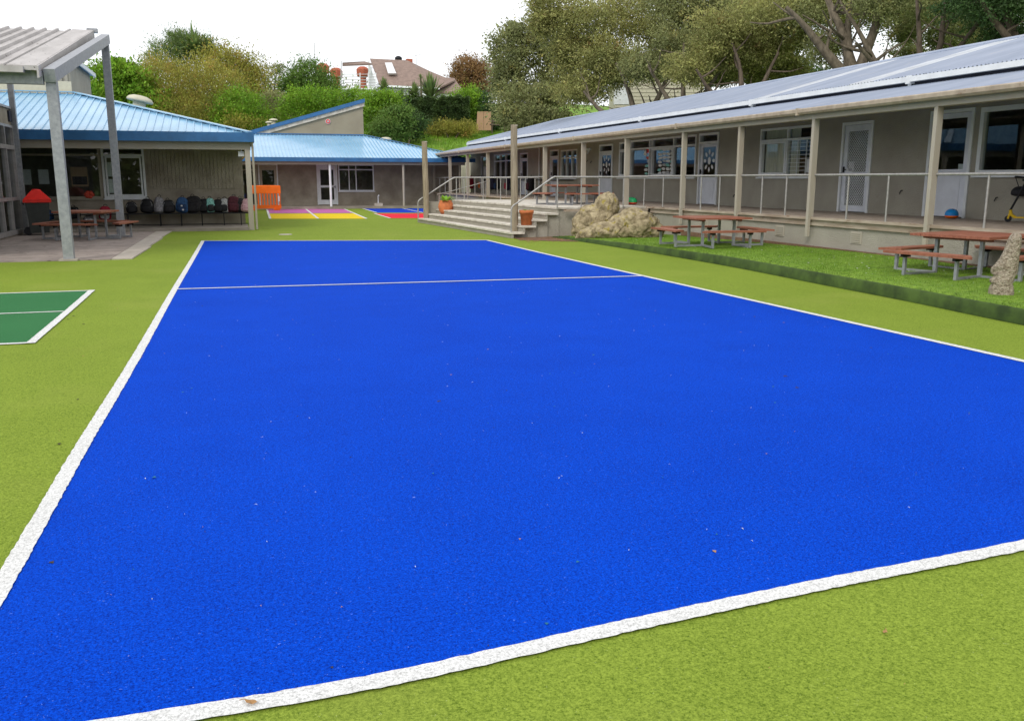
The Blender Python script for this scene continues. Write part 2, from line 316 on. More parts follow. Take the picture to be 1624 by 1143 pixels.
def door(parent,F,u0,u1,z0,z1,m='doorw',glass=(.32,.88),panels=True,transom=None,ghz=None,lower=None,grille=False):
    """frame + leaf; glass as fraction band of leaf height"""
    mb=MB(); fw=.07
    fbox(mb,F,u0,u0+fw,-.1,.03,z0,z1); fbox(mb,F,u1-fw,u1,-.1,.03,z0,z1); fbox(mb,F,u0+fw,u1-fw,-.1,.03,z1-fw,z1)
    zt=z1-fw
    if transom:
        fbox(mb,F,u0+fw,u1-fw,-.1,.028,transom,transom+fw); zt=transom
    fr=mb.build('door_frame','whitep',parent)
    if transom:
        p=MB(); p.poly([F(u0+fw,-.05,transom+fw),F(u1-fw,-.05,transom+fw),F(u1-fw,-.05,z1-fw),F(u0+fw,-.05,z1-fw)]); p.build('pane','glass',fr)
    a,b=u0+fw+.006,u1-fw-.006; c,d=z0+.02,zt-.006; st=.13; mb=MB(); h=d-c
    bands=[(c+h*glass[0],c+h*glass[1])]
    if lower: bands=[(c+h*lower[0],c+h*lower[1])]+bands
    fbox(mb,F,a,a+st,-.06,-.012,c,d); fbox(mb,F,b-st,b,-.06,-.012,c,d); z=c
    for g0,g1 in bands: fbox(mb,F,a+st,b-st,-.06,-.012,z,g0); z=g1
    fbox(mb,F,a+st,b-st,-.06,-.012,z,d)
    if panels and not lower:
        fbox(mb,F,a+st+.04,b-st-.04,-.011,-.004,c+.14,c+h*glass[0]-.1)
    leaf=mb.build('door',m,parent)
    for g0,g1 in bands:
        p=MB(); p.poly([F(a+st,-.036,g0),F(b-st,-.036,g0),F(b-st,-.036,g1),F(a+st,-.036,g1)]); p.build('pane','glass',leaf)
        if grille:
            g=MB(); du=(b-st)-(a+st); dz=g1-g0; stp=.075
            for sgn in (1,-1):
                k=-dz
                while k<du+dz:
                    # line u=k+t*sgn.. clip
                    if sgn==1: pts=[(k+t,t) for t in (max(0,-k),min(dz,du-k))]
                    else: pts=[(k-t+0,t) for t in (max(0,k-du),min(dz,k))]
                    if pts[1][1]-pts[0][1]>.02:
                        (x0,y0),(x1,y1)=pts; off=.003 if sgn==1 else 0
                        g.bar(F(a+st+x0,-.022+off,g0+y0),F(a+st+x1,-.022+off,g0+y1),.011,.006,up=tuple(Vector(F(0,1,0))-Vector(F(0,0,0))))
                    k+=stp
            g.build('grille','whitep',leaf)
    hb=MB(); zc=z0+1.0
    fbox(hb,F,b-.07,b-.045,-.012,.03,zc-.07,zc+.07); hb.tube([F(b-.057,.03,zc),F(b-.17,.035,zc)],.01,6)
    hb.build('handle','black',leaf)
    return leaf
def sheet(parent,name,m,p00,p10,p11,p01,pitch=.19,amp=.02,kind='corr',thick=.004):
    """metal sheet between eave edge p00-p10 and ridge edge p01-p11; waves run eave->ridge"""
    p00,p10,p11,p01=map(Vector,(p00,p10,p11,p01)); nrm=(p10-p00).cross(p01-p00).normalized()
    if nrm.z<0:nrm=-nrm
    Lh=(p10-p00).length; k=max(1,round(Lh/pitch)); prof=[]
    for i in range(k):
        if kind=='corr': prof+=[((i+t)/k,amp*math.sin(2*PI*t)) for t in (0,.25,.5,.75)]
        elif kind=='seam': w=.03/ (Lh/k)/2; prof+=[((i+0.0)/k,amp),((i+w)/k,amp),((i+w*1.6)/k,0),((i+1-w*1.6)/k,0),((i+1-w)/k,amp)]
        else: prof+=[((i+.0)/k,0),((i+.62)/k,0),((i+.7)/k,amp),((i+.92)/k,amp)]
    prof.append((1,prof[0][1])); vs=[]
    for t,h in prof:
        vs.append(p00.lerp(p10,t)+nrm*h); vs.append(p01.lerp(p11,t)+nrm*h)
    mb=MB(); mb.add(vs,[(2*i,2*i+2,2*i+3,2*i+1) for i in range(len(prof)-1)],kind=='corr')
    return mb.build(name,m,parent)

# ---------------------------------------------------------------- ground and courts
def hill_z(x,y):
    # flat school yard, ground climbs behind the buildings
    d=y-60-0.0*x; z=0
    if d>0: z=min(d,10.5)*.42+max(0,min(d,26)-10.5)*.27+max(0,min(d,45)-26)*.1
    e=x-22
    if e>0 and y>5: z=max(z,min(e,25)*.10*min(1,(y-5)/20))
    return z
def ground_sheet():
    mb=MB(); xs=[-300,-120,-60,-30,-15,0,6,12,18,22,26,32,40,50,70,110,200,400]; ys=[-150,-40,-10,5,20,40,55,60,63,66,70,75,80,86,92,100,105,115,150,250,500,900]
    for y in ys:
        for x in xs: mb.v.append((x,y,hill_z(x,y)-.012+(noise.noise(Vector((x*.1,y*.1,0)))*.3 if hill_z(x,y)>1 else 0)))
    n=len(xs); mb.f=[(j*n+i,j*n+i+1,(j+1)*n+i+1,(j+1)*n+i) for j in range(len(ys)-1) for i in range(n-1)]; mb.sm=[True]*len(mb.f)
    return mb.build('ground','hillg')
g=struct(ground_sheet())
mb=MB(); mb.poly([(-18,-6,-.004),(11.7,-6,-.004),(11.7,60,-.004),(-18,60,-.004)]); struct(mb.build('turf_field','turf'))
def interp(pts,step):
    out=[]
    P=[Vector(p) for p in pts]
    for i in range(len(P)-1):
        p0=P[max(i-1,0)];p1=P[i];p2=P[i+1];p3=P[min(i+2,len(P)-1)]; n=max(2,int((p2-p1).length/step))
        for k in range(n):
            t=k/n; out.append(.5*((2*p1)+(p2-p0)*t+(2*p0-5*p1+4*p2-p3)*t*t+(3*p1-p0-3*p2+p3)*t*t*t))
    out.append(P[-1]); return out
def line_strip(name,pts,w,z,m='white',smooth=True,jit=.0032,taper=None):
    P=interp([(x,y,0) for x,y in pts],.03 if jit>.003 else .25) if smooth else [Vector((x,y,0)) for x,y in pts]
    mb=MB()
    for i,p in enumerate(P):
        d=(P[min(i+1,len(P)-1)]-P[max(i-1,0)]).normalized(); n=Vector((-d.y,d.x,0))
        a=w/2+noise.noise(p*3.1)*.001+random.uniform(-jit,jit); b=w/2+noise.noise(p*2.7+Vector((9,9,0)))*.001+random.uniform(-jit,jit)
        mb.v+=[tuple(p+n*a+Vector((0,0,z))),tuple(p-n*b+Vector((0,0,z)))]
    mb.f=[(2*i,2*i+1,2*i+3,2*i+2) for i in range(len(P)-1)]; mb.sm=[False]*len(mb.f)
    return mb.build(name,m)
LEFT=[(-.99,2.5),(-.965,3.72),(-.955,4.70),(-.945,5.88),(-.90,8.6),(-.85,13.91),(-.78,19.5),(-.725,24.86)]
NEAR=[(-.99,2.62),(-.42,2.61),(.365,2.61),(1.31,2.70),(2.2,2.77),(3.28,2.83),(5,2.98),(6.72,3.12)]
RIGHT=[(6.72,3.12),(6.70,6.0),(6.655,8.5),(6.57,13.48),(6.5,18.2),(6.49,22.84)]
FAR=[(-.725,24.86),(2.6,23.9),(6.49,22.84)]
mb=MB(); poly=LEFT+FAR[1:]+list(reversed(RIGHT))[1:]+list(reversed(NEAR))[1:-1]; poly[0]=(-.99,2.62)
mb.poly([(x,y,.001) for x,y in reversed(poly)]); struct(mb.build('blue_court','blue'))
for nm,p,w in (('court_line',LEFT[1:]+[],.085),('court_line',NEAR,.085),('court_line',RIGHT,.085),('court_line',FAR,.10)):
    if p[0]==LEFT[1]: p=[(-.985,2.62)]+p
    struct(line_strip(nm,p,w,.006 if p is not NEAR else .0065))
struct(line_strip('court_line',[(-.81,13.9),(2.1,13.72),(6.57,13.47)],.075,.009))
# small dark green court at left
mb=MB(); mb.poly([(-9,9.85,.001),(-1.98,9.70,.001),(-2.0,14.12,.001),(-9,14.25,.001)]); struct(mb.build('green_court','dgreen'))
struct(line_strip('court_line',[(-9,9.86),(-2.26,9.71),(-1.96,9.70)],.075,.005,smooth=False,jit=.001)); struct(line_strip('court_line',[(-1.97,9.66),(-1.98,11.9),(-2.0,14.16)],.085,.0075))
struct(line_strip('court_line',[(-9,14.24),(-2.0,14.12)],.07,.005)); struct(line_strip('court_line',[(-9,12.05),(-2.03,11.95)],.055,.006))
# four-square courts at the far end
def quadsheet(name,m,a,b,c,d,z=.001):
    mb=MB(); mb.poly([(p[0],p[1],z) for p in (a,b,c,d)]); return struct(mb.build(name,m))
quadsheet('pink_court','pink',(1.75,44.2),(5.62,43.4),(5.95,49.2),(1.95,50.6))
quadsheet('yellow_court','yellow',(1.58,38.0),(5.35,36.9),(5.60,42.6),(1.72,43.5))
quadsheet('small_blue_court','blue2',(6.8,43.4),(11.0,42.2),(11.2,49.0),(7.0,49.6))
quadsheet('red_court','red',(6.35,37.0),(9.6,36.2),(9.8,41.2),(6.5,42.2))
for p in ([(1.56,38),(1.93,50.6)],[(5.35,36.9),(5.95,49.2)],[(3.45,37.5),(3.95,49.9)],[(1.74,43.85),(5.6,43.0)]): struct(line_strip('court_line',p,.095,.006,smooth=False,jit=0))
for p in ([(6.8,43.4),(7.0,49.6)],[(6.35,37.0),(6.5,42.2)],[(8.95,42.8),(9.15,49.2)]): struct(line_strip('court_line',p,.095,.006,smooth=False,jit=0))
for p in ([(6.35,36.95),(9.6,36.15)],[(6.45,42.3),(9.8,41.3)]): struct(line_strip('court_line',p,.22,.007,'orange_t',smooth=False,jit=0))
# patio slabs at left
pt=bpy.data.objects.new('patio',None); col.objects.link(pt); pt['kind']='structure'
def slabq(a,b,c,d,m,z=.03):
    mb=MB(); q=[a,b,c,d]; mb.hexa([(x,y,-.03) for x,y in q],[(x,y,z) for x,y in q]); mb.build('slab',m,pt)
ys=[19.55,22.95,26.25,29.58]; xr=lambda y:-2.36+ (y-19.5)*.014
for i in range(3):
    a,b=ys[i]+(.0 if i==0 else .012),ys[i+1]-.012; xs=[-14,-9.3,-5.2]
    for x0,x1 in zip(xs,xs[1:]+[None]):
        X0,X1=x0+.01,(x1-.01) if x1 else None
        slabq((X0,a),(X1 if X1 else xr(a),a),(X1 if X1 else xr(b),b),(X0,b),'paver',.018+random.uniform(-.003,.003))
    slabq((xr(a)+.014,a),(xr(a)+.40,a),(xr(b)+.46,b),(xr(b)+.014,b),'border',.022)

# ---------------------------------------------------------------- raised lawn beside the deck
EDGE=[(8.1,1),(8.35,5),(8.42,7.6),(8.60,9.6),(8.71,11.65),(8.86,14),(8.89,15.98),(8.86,18.5),(8.75,21),(8.58,23.4)]
EP=interp([(x,y,0) for x,y in EDGE],.3)
def fade(y): return math.sqrt(min(1,max(.001,(23.6-y)/9)))
def lawn_h(t,w):   # t metres from edge
    k=min(1,t/.10); return .185*(k**.2)+.03*min(1,t/w)
mb=MB(); offs=[0,.02,.05,.10,.2,.5,1,1.6,2.3]
for p in EP:
    wd=11.62-p.x
    for o in offs+[wd]:
        mb.v.append((p.x+o,p.y,(0 if o==0 else lawn_h(o,wd)*(fade(p.y))+noise.noise(Vector((p.x+o,p.y*.8,1)))*.008)))
n=len(offs)+1; mb.f=[(i*n+j,i*n+j+1,(i+1)*n+j+1,(i+1)*n+j) for i in range(len(EP)-1) for j in range(n-1)]; mb.sm=[True]*len(mb.f)
struct(mb.build('raised_lawn','lawn'))
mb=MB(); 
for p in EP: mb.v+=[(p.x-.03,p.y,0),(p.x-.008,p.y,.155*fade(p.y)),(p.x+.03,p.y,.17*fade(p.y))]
mb.f=[(3*i+k,3*i+3+k,3*i+4+k,3*i+1+k) for i in range(len(EP)-1) for k in (0,1)]; mb.sm=[True]*len(mb.f); struct(mb.build('lawn_edge','blade_shade'))  # edge strip with the shade of the band painted in
def blades(name,count,sampler,h,w,m,label,lean=.5):
    rs=np.random.RandomState(3); P=np.array([sampler(rs) for _ in range(count)]); n=count
    a=rs.rand(n)*2*PI; hh=h*(.5+rs.rand(n)); d=np.stack([np.cos(a),np.sin(a),np.zeros(n)],1)*w/2
    la=rs.rand(n)*2*PI; tip=P[:,:3]+np.stack([np.cos(la)*hh*lean*rs.rand(n),np.sin(la)*hh*lean*rs.rand(n),hh],1)
    if P.shape[1]>3: tip+=P[:,3:6]*hh[:,None]
    V=np.empty((n*3,3)); V[0::3]=P[:,:3]-d; V[1::3]=P[:,:3]+d; V[2::3]=tip
    return mesh_np(name,V,np.arange(n*3).reshape(-1,3),m)
def mesh_np(name,V,F,m,parent=None,flat=True):
    me=bpy.data.meshes.new(name); me.vertices.add(len(V)); me.vertices.foreach_set('co',np.asarray(V,dtype=np.float32).ravel())
    k=F.shape[1]; me.loops.add(F.size); me.loops.foreach_set('vertex_index',F.astype(np.int32).ravel())
    me.polygons.add(len(F)); me.polygons.foreach_set('loop_start',np.arange(0,F.size,k,dtype=np.int32)); me.polygons.foreach_set('loop_total',np.full(len(F),k,dtype=np.int32))
    me.materials.append(M[m]); me.update(calc_edges=True); me.validate()
    o=bpy.data.objects.new(name,me); col.objects.link(o)
    if parent: o.parent=parent
    return o
def edge_x(y): 
    for i in range(len(EP)-1):
        if EP[i].y<=y<=EP[i+1].y:
            t=(y-EP[i].y)/(EP[i+1].y-EP[i].y+1e-9); return EP[i].x+(EP[i+1].x-EP[i].x)*t
    return 8.6
def s_lawn(rs):
    y=3+20.2*rs.rand(); ex=edge_x(y); wd=11.6-ex; o=wd*rs.rand()
    return (ex+o,y,lawn_h(o,wd)*fade(y)-.004,0,0,0)
def s_front(rs):
    y=3+20.2*rs.rand(); ex=edge_x(y); wd=11.6-ex; o=.10*rs.rand()
    return (ex+o,y,lawn_h(o,wd)*fade(y)*rs.rand(),-.7,0,-.35)
tag(blades('lawn_grass',90000,s_lawn,.022,.007,'blade',None,.9),'short green artificial grass covering the raised lawn by the deck','grass',kind='stuff')
tag(blades('lawn_edge_grass',30000,s_front,.035,.006,'blade_shade',None,.5),'shaggy grass fringe hanging over the raised lawn edge, shade painted into its green','grass',kind='stuff')
mb=MB(); mb.box((11.50,6,.12),(11.60,21.4,.232)); struct(mb.build('soil_strip','soil'))
# leaf litter soil between steps and lawn
mb=MB(); pts=[(7.35,22.6),(8.6,21.6),(9.2,22.5),(11.55,23.0),(11.55,23.9),(7.5,23.9)]
mb.poly([(x,y,.003 ) for x,y in pts]); struct(mb.build('soil_bed','soil'))
# ---------------------------------------------------------------- right classroom block
B=thing('classroom_building','long taupe classroom block with silver corrugated roof and raised deck along its front','building',(14.2,28,0),world=True)
WX=14.2; F=FX(WX); ZD=.82; ZT=3.05
wins=[(11.0,14.35,1.68,2.97),(19.5,22.02,1.66,2.95),(25.62,30.5,1.66,2.98),(30.62,31.5,1.66,2.95),(35.8,37.75,1.64,2.85),(44.2,48.3,1.66,2.92),(49.75,51.05,1.66,2.88)]
doors=[(14.5,15.68,ZD,2.99),(17.42,18.52,ZD,2.92),(24.25,25.44,ZD,2.99),(32.1,33.42,ZD,2.93),(38.05,39.15,ZD,2.9),(42.4,43.6,ZD,2.88)]
wall_holes(F,2,53.5,-.1,3.75,.2,wins+doors,'wall','wall',B)
mb=MB(); mb.box((14.4,53.3,-.1),(22,53.5,3.75)); mb.build('wall','wall',B)
mb=MB(); mb.box((14.4,2,-.1),(22,2.2,3.75)); mb.build('wall','wall',B)
mb=MB(); mb.box((21.8,2.2,-.1),(22,53.3,3.75)); mb.build('wall','wall',B)
mb=MB(); mb.box((14.41,2.21,.6),(21.79,53.29,.8)); mb.build('room_floor','inside',B)
mb=MB(); mb.box((18.2,2.21,.8),(18.3,53.29,3.6)); 
for y in (10.9,16.5,23.2,34.5,41,49): mb.box((14.41,y,.8),(18.2,y+.1,3.6))
mb.build('inner_wall','inside',B)
mb=MB(); mb.box((14.41,2.21,3.6),(21.79,53.29,3.65)); mb.build('ceiling','inside',B)
w=window(B,F,*wins[0],[12.7],frame='whitep',fw=.09)
w=window(B,F,*wins[1],[20.75],transom=2.62,curtain=[(20.8,21.9),(20.3,20.7)],bars=(19.56,20.7,3,9),heavy=[1])
w=window(B,F,*wins[2],[26.5,27.15,28.75,28.95],transom=2.66,heavy=[2],glass='glassb')
mb=MB(); fbox(mb,F,25.5,30.6,0,.05,1.56,1.64); mb.build('sill','taupef',B)
w=window(B,F,*wins[3],[],transom=2.66,heavy=[0])
w=window(B,F,*wins[4],[36.45,37.1],transom=2.5,glass='glassb')
w=window(B,F,*wins[5],[45.2,46.2,47.2],transom=2.55,glass='glassb')
w=window(B,F,*wins[6],[],glass='glassb')
door(B,F,*doors[0],glass=(.46,.95)); 
door(B,F,*doors[1],glass=(.46,.93),lower=(.07,.42),grille=True)
door(B,F,*doors[2],glass=(.45,.95),transom=2.66)
door(B,F,*doors[3],glass=(.45,.95),transom=2.6)
door(B,F,*doors[4],glass=(.45,.95),transom=2.55)
door(B,F,*doors[5],glass=(.45,.95),transom=2.55)
# petal cut-outs on door panes, leaf drawings on the window (flat paper on glass)
def petals(u,z,r,n=8,m='paper',c=True):
    mb=MB()
    for k in range(n):
        a=2*PI*k/n; cu,cz=u+math.cos(a)*r*1.1,z+math.sin(a)*r*1.1; q=[]
        for j in range(8):
            b=2*PI*j/8; x=math.cos(b)*.085; y=math.sin(b)*.055; q.append(F(cu+x*math.cos(a)-y*math.sin(a),-.030,cz+x*math.sin(a)+y*math.cos(a)))
        mb.poly(q)
    if c: mb.poly([F(u+math.cos(j*PI/5)*.09,-.030,z+math.sin(j*PI/5)*.12) for j in range(10)])
    return mb.build('paper_flower',m,B)
petals(24.85,2.15,.24); petals(32.78,2.15,.25)
random.seed(3)
for i in range(5):
    for j in range(7):
        u=27.30+i*.30+random.uniform(-.04,.04); z=1.80+j*.128+random.uniform(-.02,.02); a=random.uniform(0,PI); mb=MB()
        if i==4: u=29.15+random.uniform(-.08,.25)
        s=random.uniform(.055,.07); a=random.uniform(-.35,.35)
        mb.poly([F(u+1.9*(math.cos(b)*s*1.3*math.cos(a)-math.sin(b)*s*.75*math.sin(a)),-.04 if i<4 else -.04,z+math.cos(b)*s*1.3*math.sin(a)+math.sin(b)*s*.75*math.cos(a)) for b in [k*PI/4 for k in range(8)]])
        mb.build('paper_leaf',random.choice(['paper']*8+['paperg','b_mint','hred']),B)
mb=MB(); mb.poly([F(29.1,-.04,2.5),F(29.3,-.04,2.5),F(29.32,-.04,2.64),F(29.12,-.04,2.66)]); mb.build('paper_flower','binred',B)
for (u0,u1,z0,z1,m) in [(18.05,18.25,1.78,2.0,'paperg'),(18.1,18.32,1.72,1.86,'paper'),(14.62,14.86,1.78,1.9,'paper'),(19.62,19.95,1.76,2.1,'paper'),(50.1,50.7,1.75,2.3,'paper')]:
    mb=MB(); mb.poly([F(u0,-.02 if u0<18.5 and u0>17 else -.04,z0),F(u1,-.02 if u0<18.5 and u0>17 else -.04,z0),F(u1,-.02 if u0<18.5 and u0>17 else -.04,z1),F(u0,-.02 if u0<18.5 and u0>17 else -.04,z1)]); mb.build('notice',m,B)
for u,z in ((16.35,1.35),(13.75,1.25),(23.2,1.15),(34.2,2.3),(34.6,2.35)):
    mb=MB(); mb.tube([F(u,0,z),F(u,.04,z),F(u+.03,.05,z-.07)],.012,6); mb.build('wall_hook','black',B)
mb=MB(); fbox(mb,F,34.3,34.75,0,.06,2.75,2.83); mb.tube([F(34.4,.06,2.75),F(34.4,.12,2.6)],.04,8); mb.build('wall_light','whitep',B)
# deck: boards, edge, skirt wall with vents
DX=11.6
mb=MB(); 
n=16; bw=(WX-DX-.02)/n
for i in range(n): 
    mb=MB(); mb.box((DX+.05+i*bw,2,ZD-.03),(DX+.05+i*bw+bw-.008,52.2,ZD-random.uniform(0,.003))); mb.build('deck_board','deck',B)
mb=MB(); mb.box((DX-.05,2,ZD-.05),(DX+.042,52.2,ZD+.004)); mb.build('deck_edge','decked',B)
mb=MB(); mb.box((DX,2,ZD-.17),(DX+.04,23.5,ZD-.052)); mb.build('fascia_board','decked',B)
mb=MB(); mb.box((DX+.045,2,-.2),(DX+.16,23.55,ZD-.055)); mb.build('skirt_wall','wall',B)
mb=MB(); mb.box((DX+.045,33.5,-.2),(DX+.16,52.2,ZD-.055)); mb.build('skirt_wall','wall',B)
for y in (9.9,14.55,17.1,20.4):   # vents in the skirt
    mb=MB(); x=DX+.03; mb.box((x,y-.16,.36),(x+.014,y+.16,.60)); 
    for k in range(5): mb.box((x-.012,y-.13,.39+k*.04),(x,y+.13,.405+k*.04))
    mb.build('vent','trim',B)
# posts, beam, gutter
POSTS=[5.6,9.1,12.6,15.95,18.75,21.5,25.1,28.6,32.5,36.2,40.4,44.1,47.9,51.9]
for y in POSTS:
    mb=MB(); low=.42 if y<23 else ZD
    mb.box((DX-.11,y-.042,low),(DX-.052 if y<23 else DX+.04,y+.042,2.84)); 
    if y<23: mb.box((DX-.0515,y-.04,ZD+.006),(DX+.015,y+.04,2.84))
    mb.build('verandah_post','trim',B)
mb=MB(); mb.box((DX-.115,2,2.80),(DX+.05,52.2,2.93)); mb.build('verandah_beam','trim',B)
for a,b in ((2,9.9),(9.9,16.3),(16.3,21.6),(21.6,29),(29,37),(37,45),(45,52.3)):
    mb=MB(); prof=[(DX-.13,2.90),(DX-.24,2.90),(DX-.27,2.94),(DX-.27,3.0),(DX-.25,3.02),(DX-.235,3.0),(DX-.235,2.95),(DX-.13,2.93)]
    vs=[(x,a,z) for x,z in prof]+[(x,b-.004,z) for x,z in prof]; k=len(prof)
    mb.add(vs,[(i,(i+1)%k,k+(i+1)%k,k+i) for i in range(k)]+[tuple(range(k))[::-1],tuple(range(k,2*k))]); mb.build('gutter','gutter',B)
    mb=MB(); mb.box((DX-.285,b-.03,2.885),(DX-.12,b+.03,3.03)); mb.build('gutter_bracket','gutter',B)
# soffit rafters under verandah roof
zv=lambda x:3.0+(x-(DX-.2))*(.52/2.5)
y=2.5
while y<52: 
    mb=MB(); mb.bar((DX-.1,y,zv(DX-.1)-.06),(WX-.01,y,zv(WX)-.06),.05,.09); mb.build('rafter','trim',B); y+=1.2
y=2
while y<52.1:
    y2=min(y+2.4,52.3); sheet(B,'verandah_roof_sheet','silver',(DX-.2,y,zv(DX-.2)+.004*(int(y)%2)),(DX-.2,y2+.04,zv(DX-.2)+.004*(int(y)%2)),(13.92,y2+.04,zv(13.92)),(13.92,y,zv(13.92)),0.10,.020); y=y2
# main roof
mb=MB(); mb.box((13.93,2,3.42),(14.0,52.7,3.64)); mb.build('gap_shade_strip','dark',B)  # dark strip that paints the shade below the main gutter
for a,b in ((2,10),(10,16),(16,22.0),(22,29),(29,37),(37,45),(45,52.7)):
    mb=MB(); mb.box((13.79,a,3.60),(13.92,b-.006,3.71)); mb.build('main_gutter','whitep',B)
    mb=MB(); mb.box((13.77,b-.06,3.56),(13.925,b+.05,3.725)); mb.tube([(13.85,b,3.56),(13.85,b,3.5)],.04,8); mb.build('gutter_joint','whitep',B)
zr=lambda x:3.72+(x-13.85)*(1.13/4.15)
y=2.0; i=0
while y<48.5:
    y2=min(y+.8,48.6); lit=(20.6<y<21.5) or (16.6<y<17.5) or (6.5<y<7.5)
    sheet(B,'roof_sheet','clear' if lit else 'silver',(13.85,y,zr(13.85)+.004*(i%2)),(13.85,y2+.03,zr(13.85)+.004*(i%2)),(18,y2+.03,zr(18)),(18,y,zr(18)),.10,.018)
    y=y2; i+=1
sheet(B,'roof_sheet','silver',(13.85,48.6,zr(13.85)),(13.85,52.8,zr(13.85)),(13.86,52.8,zr(13.86)),(18,48.6,zr(18)),.08,.008)
mb=MB(); mb.add([(13.85,52.8,zr(13.85)),(22.2,52.8,zr(13.85)),(18,48.6,zr(18))],[(0,1,2)]); mb.build('hip_roof','silver',B)
mb=MB(); mb.add([(18,2,zr(18)),(18,48.6,zr(18)),(22.2,52.8,3.72),(22.2,2,3.72)],[(0,1,2,3)]); mb.build('back_roof','silver',B)
mb=MB(); mb.tube([(18,2,zr(18)+.01),(18,48.6,zr(18)+.01),(13.86,52.8,zr(13.85)+.01)],.06,8); mb.build('ridge_cap','silver',B)
mb=MB(); mb.box((13.9,2,3.05),(14.19,53.4,3.1)); mb.build('head_beam','trim',B)
# downpipe and bits at far end
mb=MB(); mb.tube([(14.12,40.5,ZD),(14.12,40.5,3.4)],.035,8); mb.build('downpipe','whitep',B)
mb=MB(); mb.tube([(14.1,36,1.55),(14.1,44,1.55)],.02,6); mb.build('wall_rail','black',B)
# verandah railing, bay by bay
for a,b in zip(POSTS,POSTS[1:]):
    if a>=28.6 or b>25.2: 
        if not (b<=25.2 or a>=32.4): continue
    if a>=32.4 and a<44: pass
    top=ZD+.86; mb=MB(); x=DX-.01 if a<23 else DX+.0
    mb.tube([(x,a+.06,top),(x,b-.06,top)],.024,8); rl=mb.build('railing','rail',B)
    for k in (1,2):
        yy=a+(b-a)*k/3; m2=MB(); m2.tube([(x,yy,ZD),(x,yy,top-.02)],.019,8); m2.build('rail_post','rail',rl)
for y in (18.75,21.5):
    mb=MB(); mb.box((DX+.03,y+.02,2.2),(DX+.06,y+.05,2.84)); mb.build('cable','black',B)
# ---------------------------------------------------------------- steps and landing
ST=thing('deck_stairs','wide pale concrete-topped steps climbing from the turf to the deck','stairs',(7.3,28,0),world=True)
zs=[.16,.33,.49,.66,.82]
for k in range(5):
    xn,xf=7.33+.36*k,6.72+.35*k; yn,yf=23.35+.08*k,33.1; z=zs[k]; zp=zs[k-1] if k else -.05
    xe=(xn+.40,xf+.40) if k<4 else (DX-.055,DX-.055)
    if k<4:
        mb=MB(); mb.hexa([(xn,yn,z-.05),(xe[0],yn,z-.05),(xe[1],yf,z-.05),(xf,yf,z-.05)],[(xn,yn,z),(xe[0],yn,z),(xe[1],yf,z),(xf,yf,z)]); mb.build('tread','tread',ST)
    else:
        m0=12; 
        for i in range(m0):
            a=i/m0; b=(i+1)/m0-.003
            ya=yn+(33.4-yn)*a; yb=yn+(33.4-yn)*b; xa=xn+(xf-xn)*a; xb=xn+(xf-xn)*b
            mb=MB(); mb.hexa([(xa,ya,z-.05),(DX-.055,ya,z-.05),(DX-.055,yb,z-.05),(xb,yb,z-.05)],[(xa,ya,z),(DX-.055,ya,z),(DX-.055,yb,z),(xb,yb,z)]); mb.build('landing_slab','tread',ST)
    mb=MB(); mb.hexa([(xn+.03,yn+.02,zp-.02),(xn+.09,yn+.02,zp-.02),(xf+.09,yf-.02,zp-.02),(xf+.03,yf-.02,zp-.02)],[(xn+.03,yn+.02,z-.051),(xn+.09,yn+.02,z-.051),(xf+.09,yf-.02,z-.051),(xf+.03,yf-.02,z-.051)]); mb.build('riser','wall',ST)
# stepped side wall at the near end
for k in range(5):
    x0=7.33+.36*k+.1; x1=7.33+.36*(k+1)+.1 if k<4 else DX+.04; yb=23.55+.05*k if k<4 else 23.72
    mb=MB(); mb.box((x0+(0 if k==0 else .001),yb,-.1),(x1,yb+.15,zs[k]-.055)); mb.build('side_wall','wall',ST)
mb=MB(); mb.box((8.95,23.5,ZD-.12),(DX-.06,23.56,ZD-.052)); mb.build('edge_board','decked',ST)
mb=MB(); mb.box((7.2,33.12,-.1),(DX,33.25,ZD-.06)); mb.build('side_wall','wall',ST)
# handrails
def handrail(label,pts,posts,r=.024):
    hr=thing('handrail',label,'handrail',(pts[0][0],pts[0][1],0),world=True,group='galvanised handrails round the steps')
    mb=MB(); P=interp(pts,.12); mb.tube(P,r,8); mb.build('rail','rail',hr)
    for p in posts: mb=MB(); mb.tube([(p[0],p[1],p[2]),(p[0],p[1],p[3])],.02,8); mb.build('rail_post','rail',hr)
    return hr
Z=1.655
def hpath(x0,y0,x1,y1): return [(x0,y0,.16),(x0,y0,.5),(x0+.01,y0,.75),(x0+.07,y0+.01*(y1>y0),.88),(x0+.2,y0,.97),(x0+.6,(y0*.7+y1*.3),1.2),(x1-.2,y1,1.56),(x1,y1,Z)]
handrail('bent steel handrail rising beside the near wooden pole with rail along the landing edge',
  [(7.42,23.6,.0),(7.42,23.6,.6),(7.44,23.6,.83),(7.56,23.6,.93),(7.75,23.6,1.05),(8.15,23.6,1.32),(8.62,23.6,1.63),(8.75,23.6,Z),(9.1,23.6,Z),(10.5,23.6,Z),(11.55,23.6,Z)],
  [(8.78,23.62,ZD,Z-.01),(9.5,23.62,ZD,Z-.01),(10.05,23.62,ZD,Z-.01),(10.8,23.62,ZD,Z-.01)])
handrail('bent steel handrail rising beside the far wooden pole with rail along the landing edge',
  [(6.75,33.15,.0),(6.75,33.15,.6),(6.77,33.15,.78),(6.88,33.15,.88),(7.1,33.15,1.0),(7.6,33.15,1.32),(8.1,33.15,1.62),(8.25,33.15,Z),(8.6,33.15,Z),(10,33.15,Z),(11.55,33.15,Z)],
  [(8.25,33.17,ZD,Z-.01),(8.55,33.17,ZD,Z-.01),(9.3,33.17,ZD,Z-.01),(10.0,33.17,ZD,Z-.01),(10.8,33.17,ZD,Z-.01),(11.4,33.17,ZD,Z-.01)])
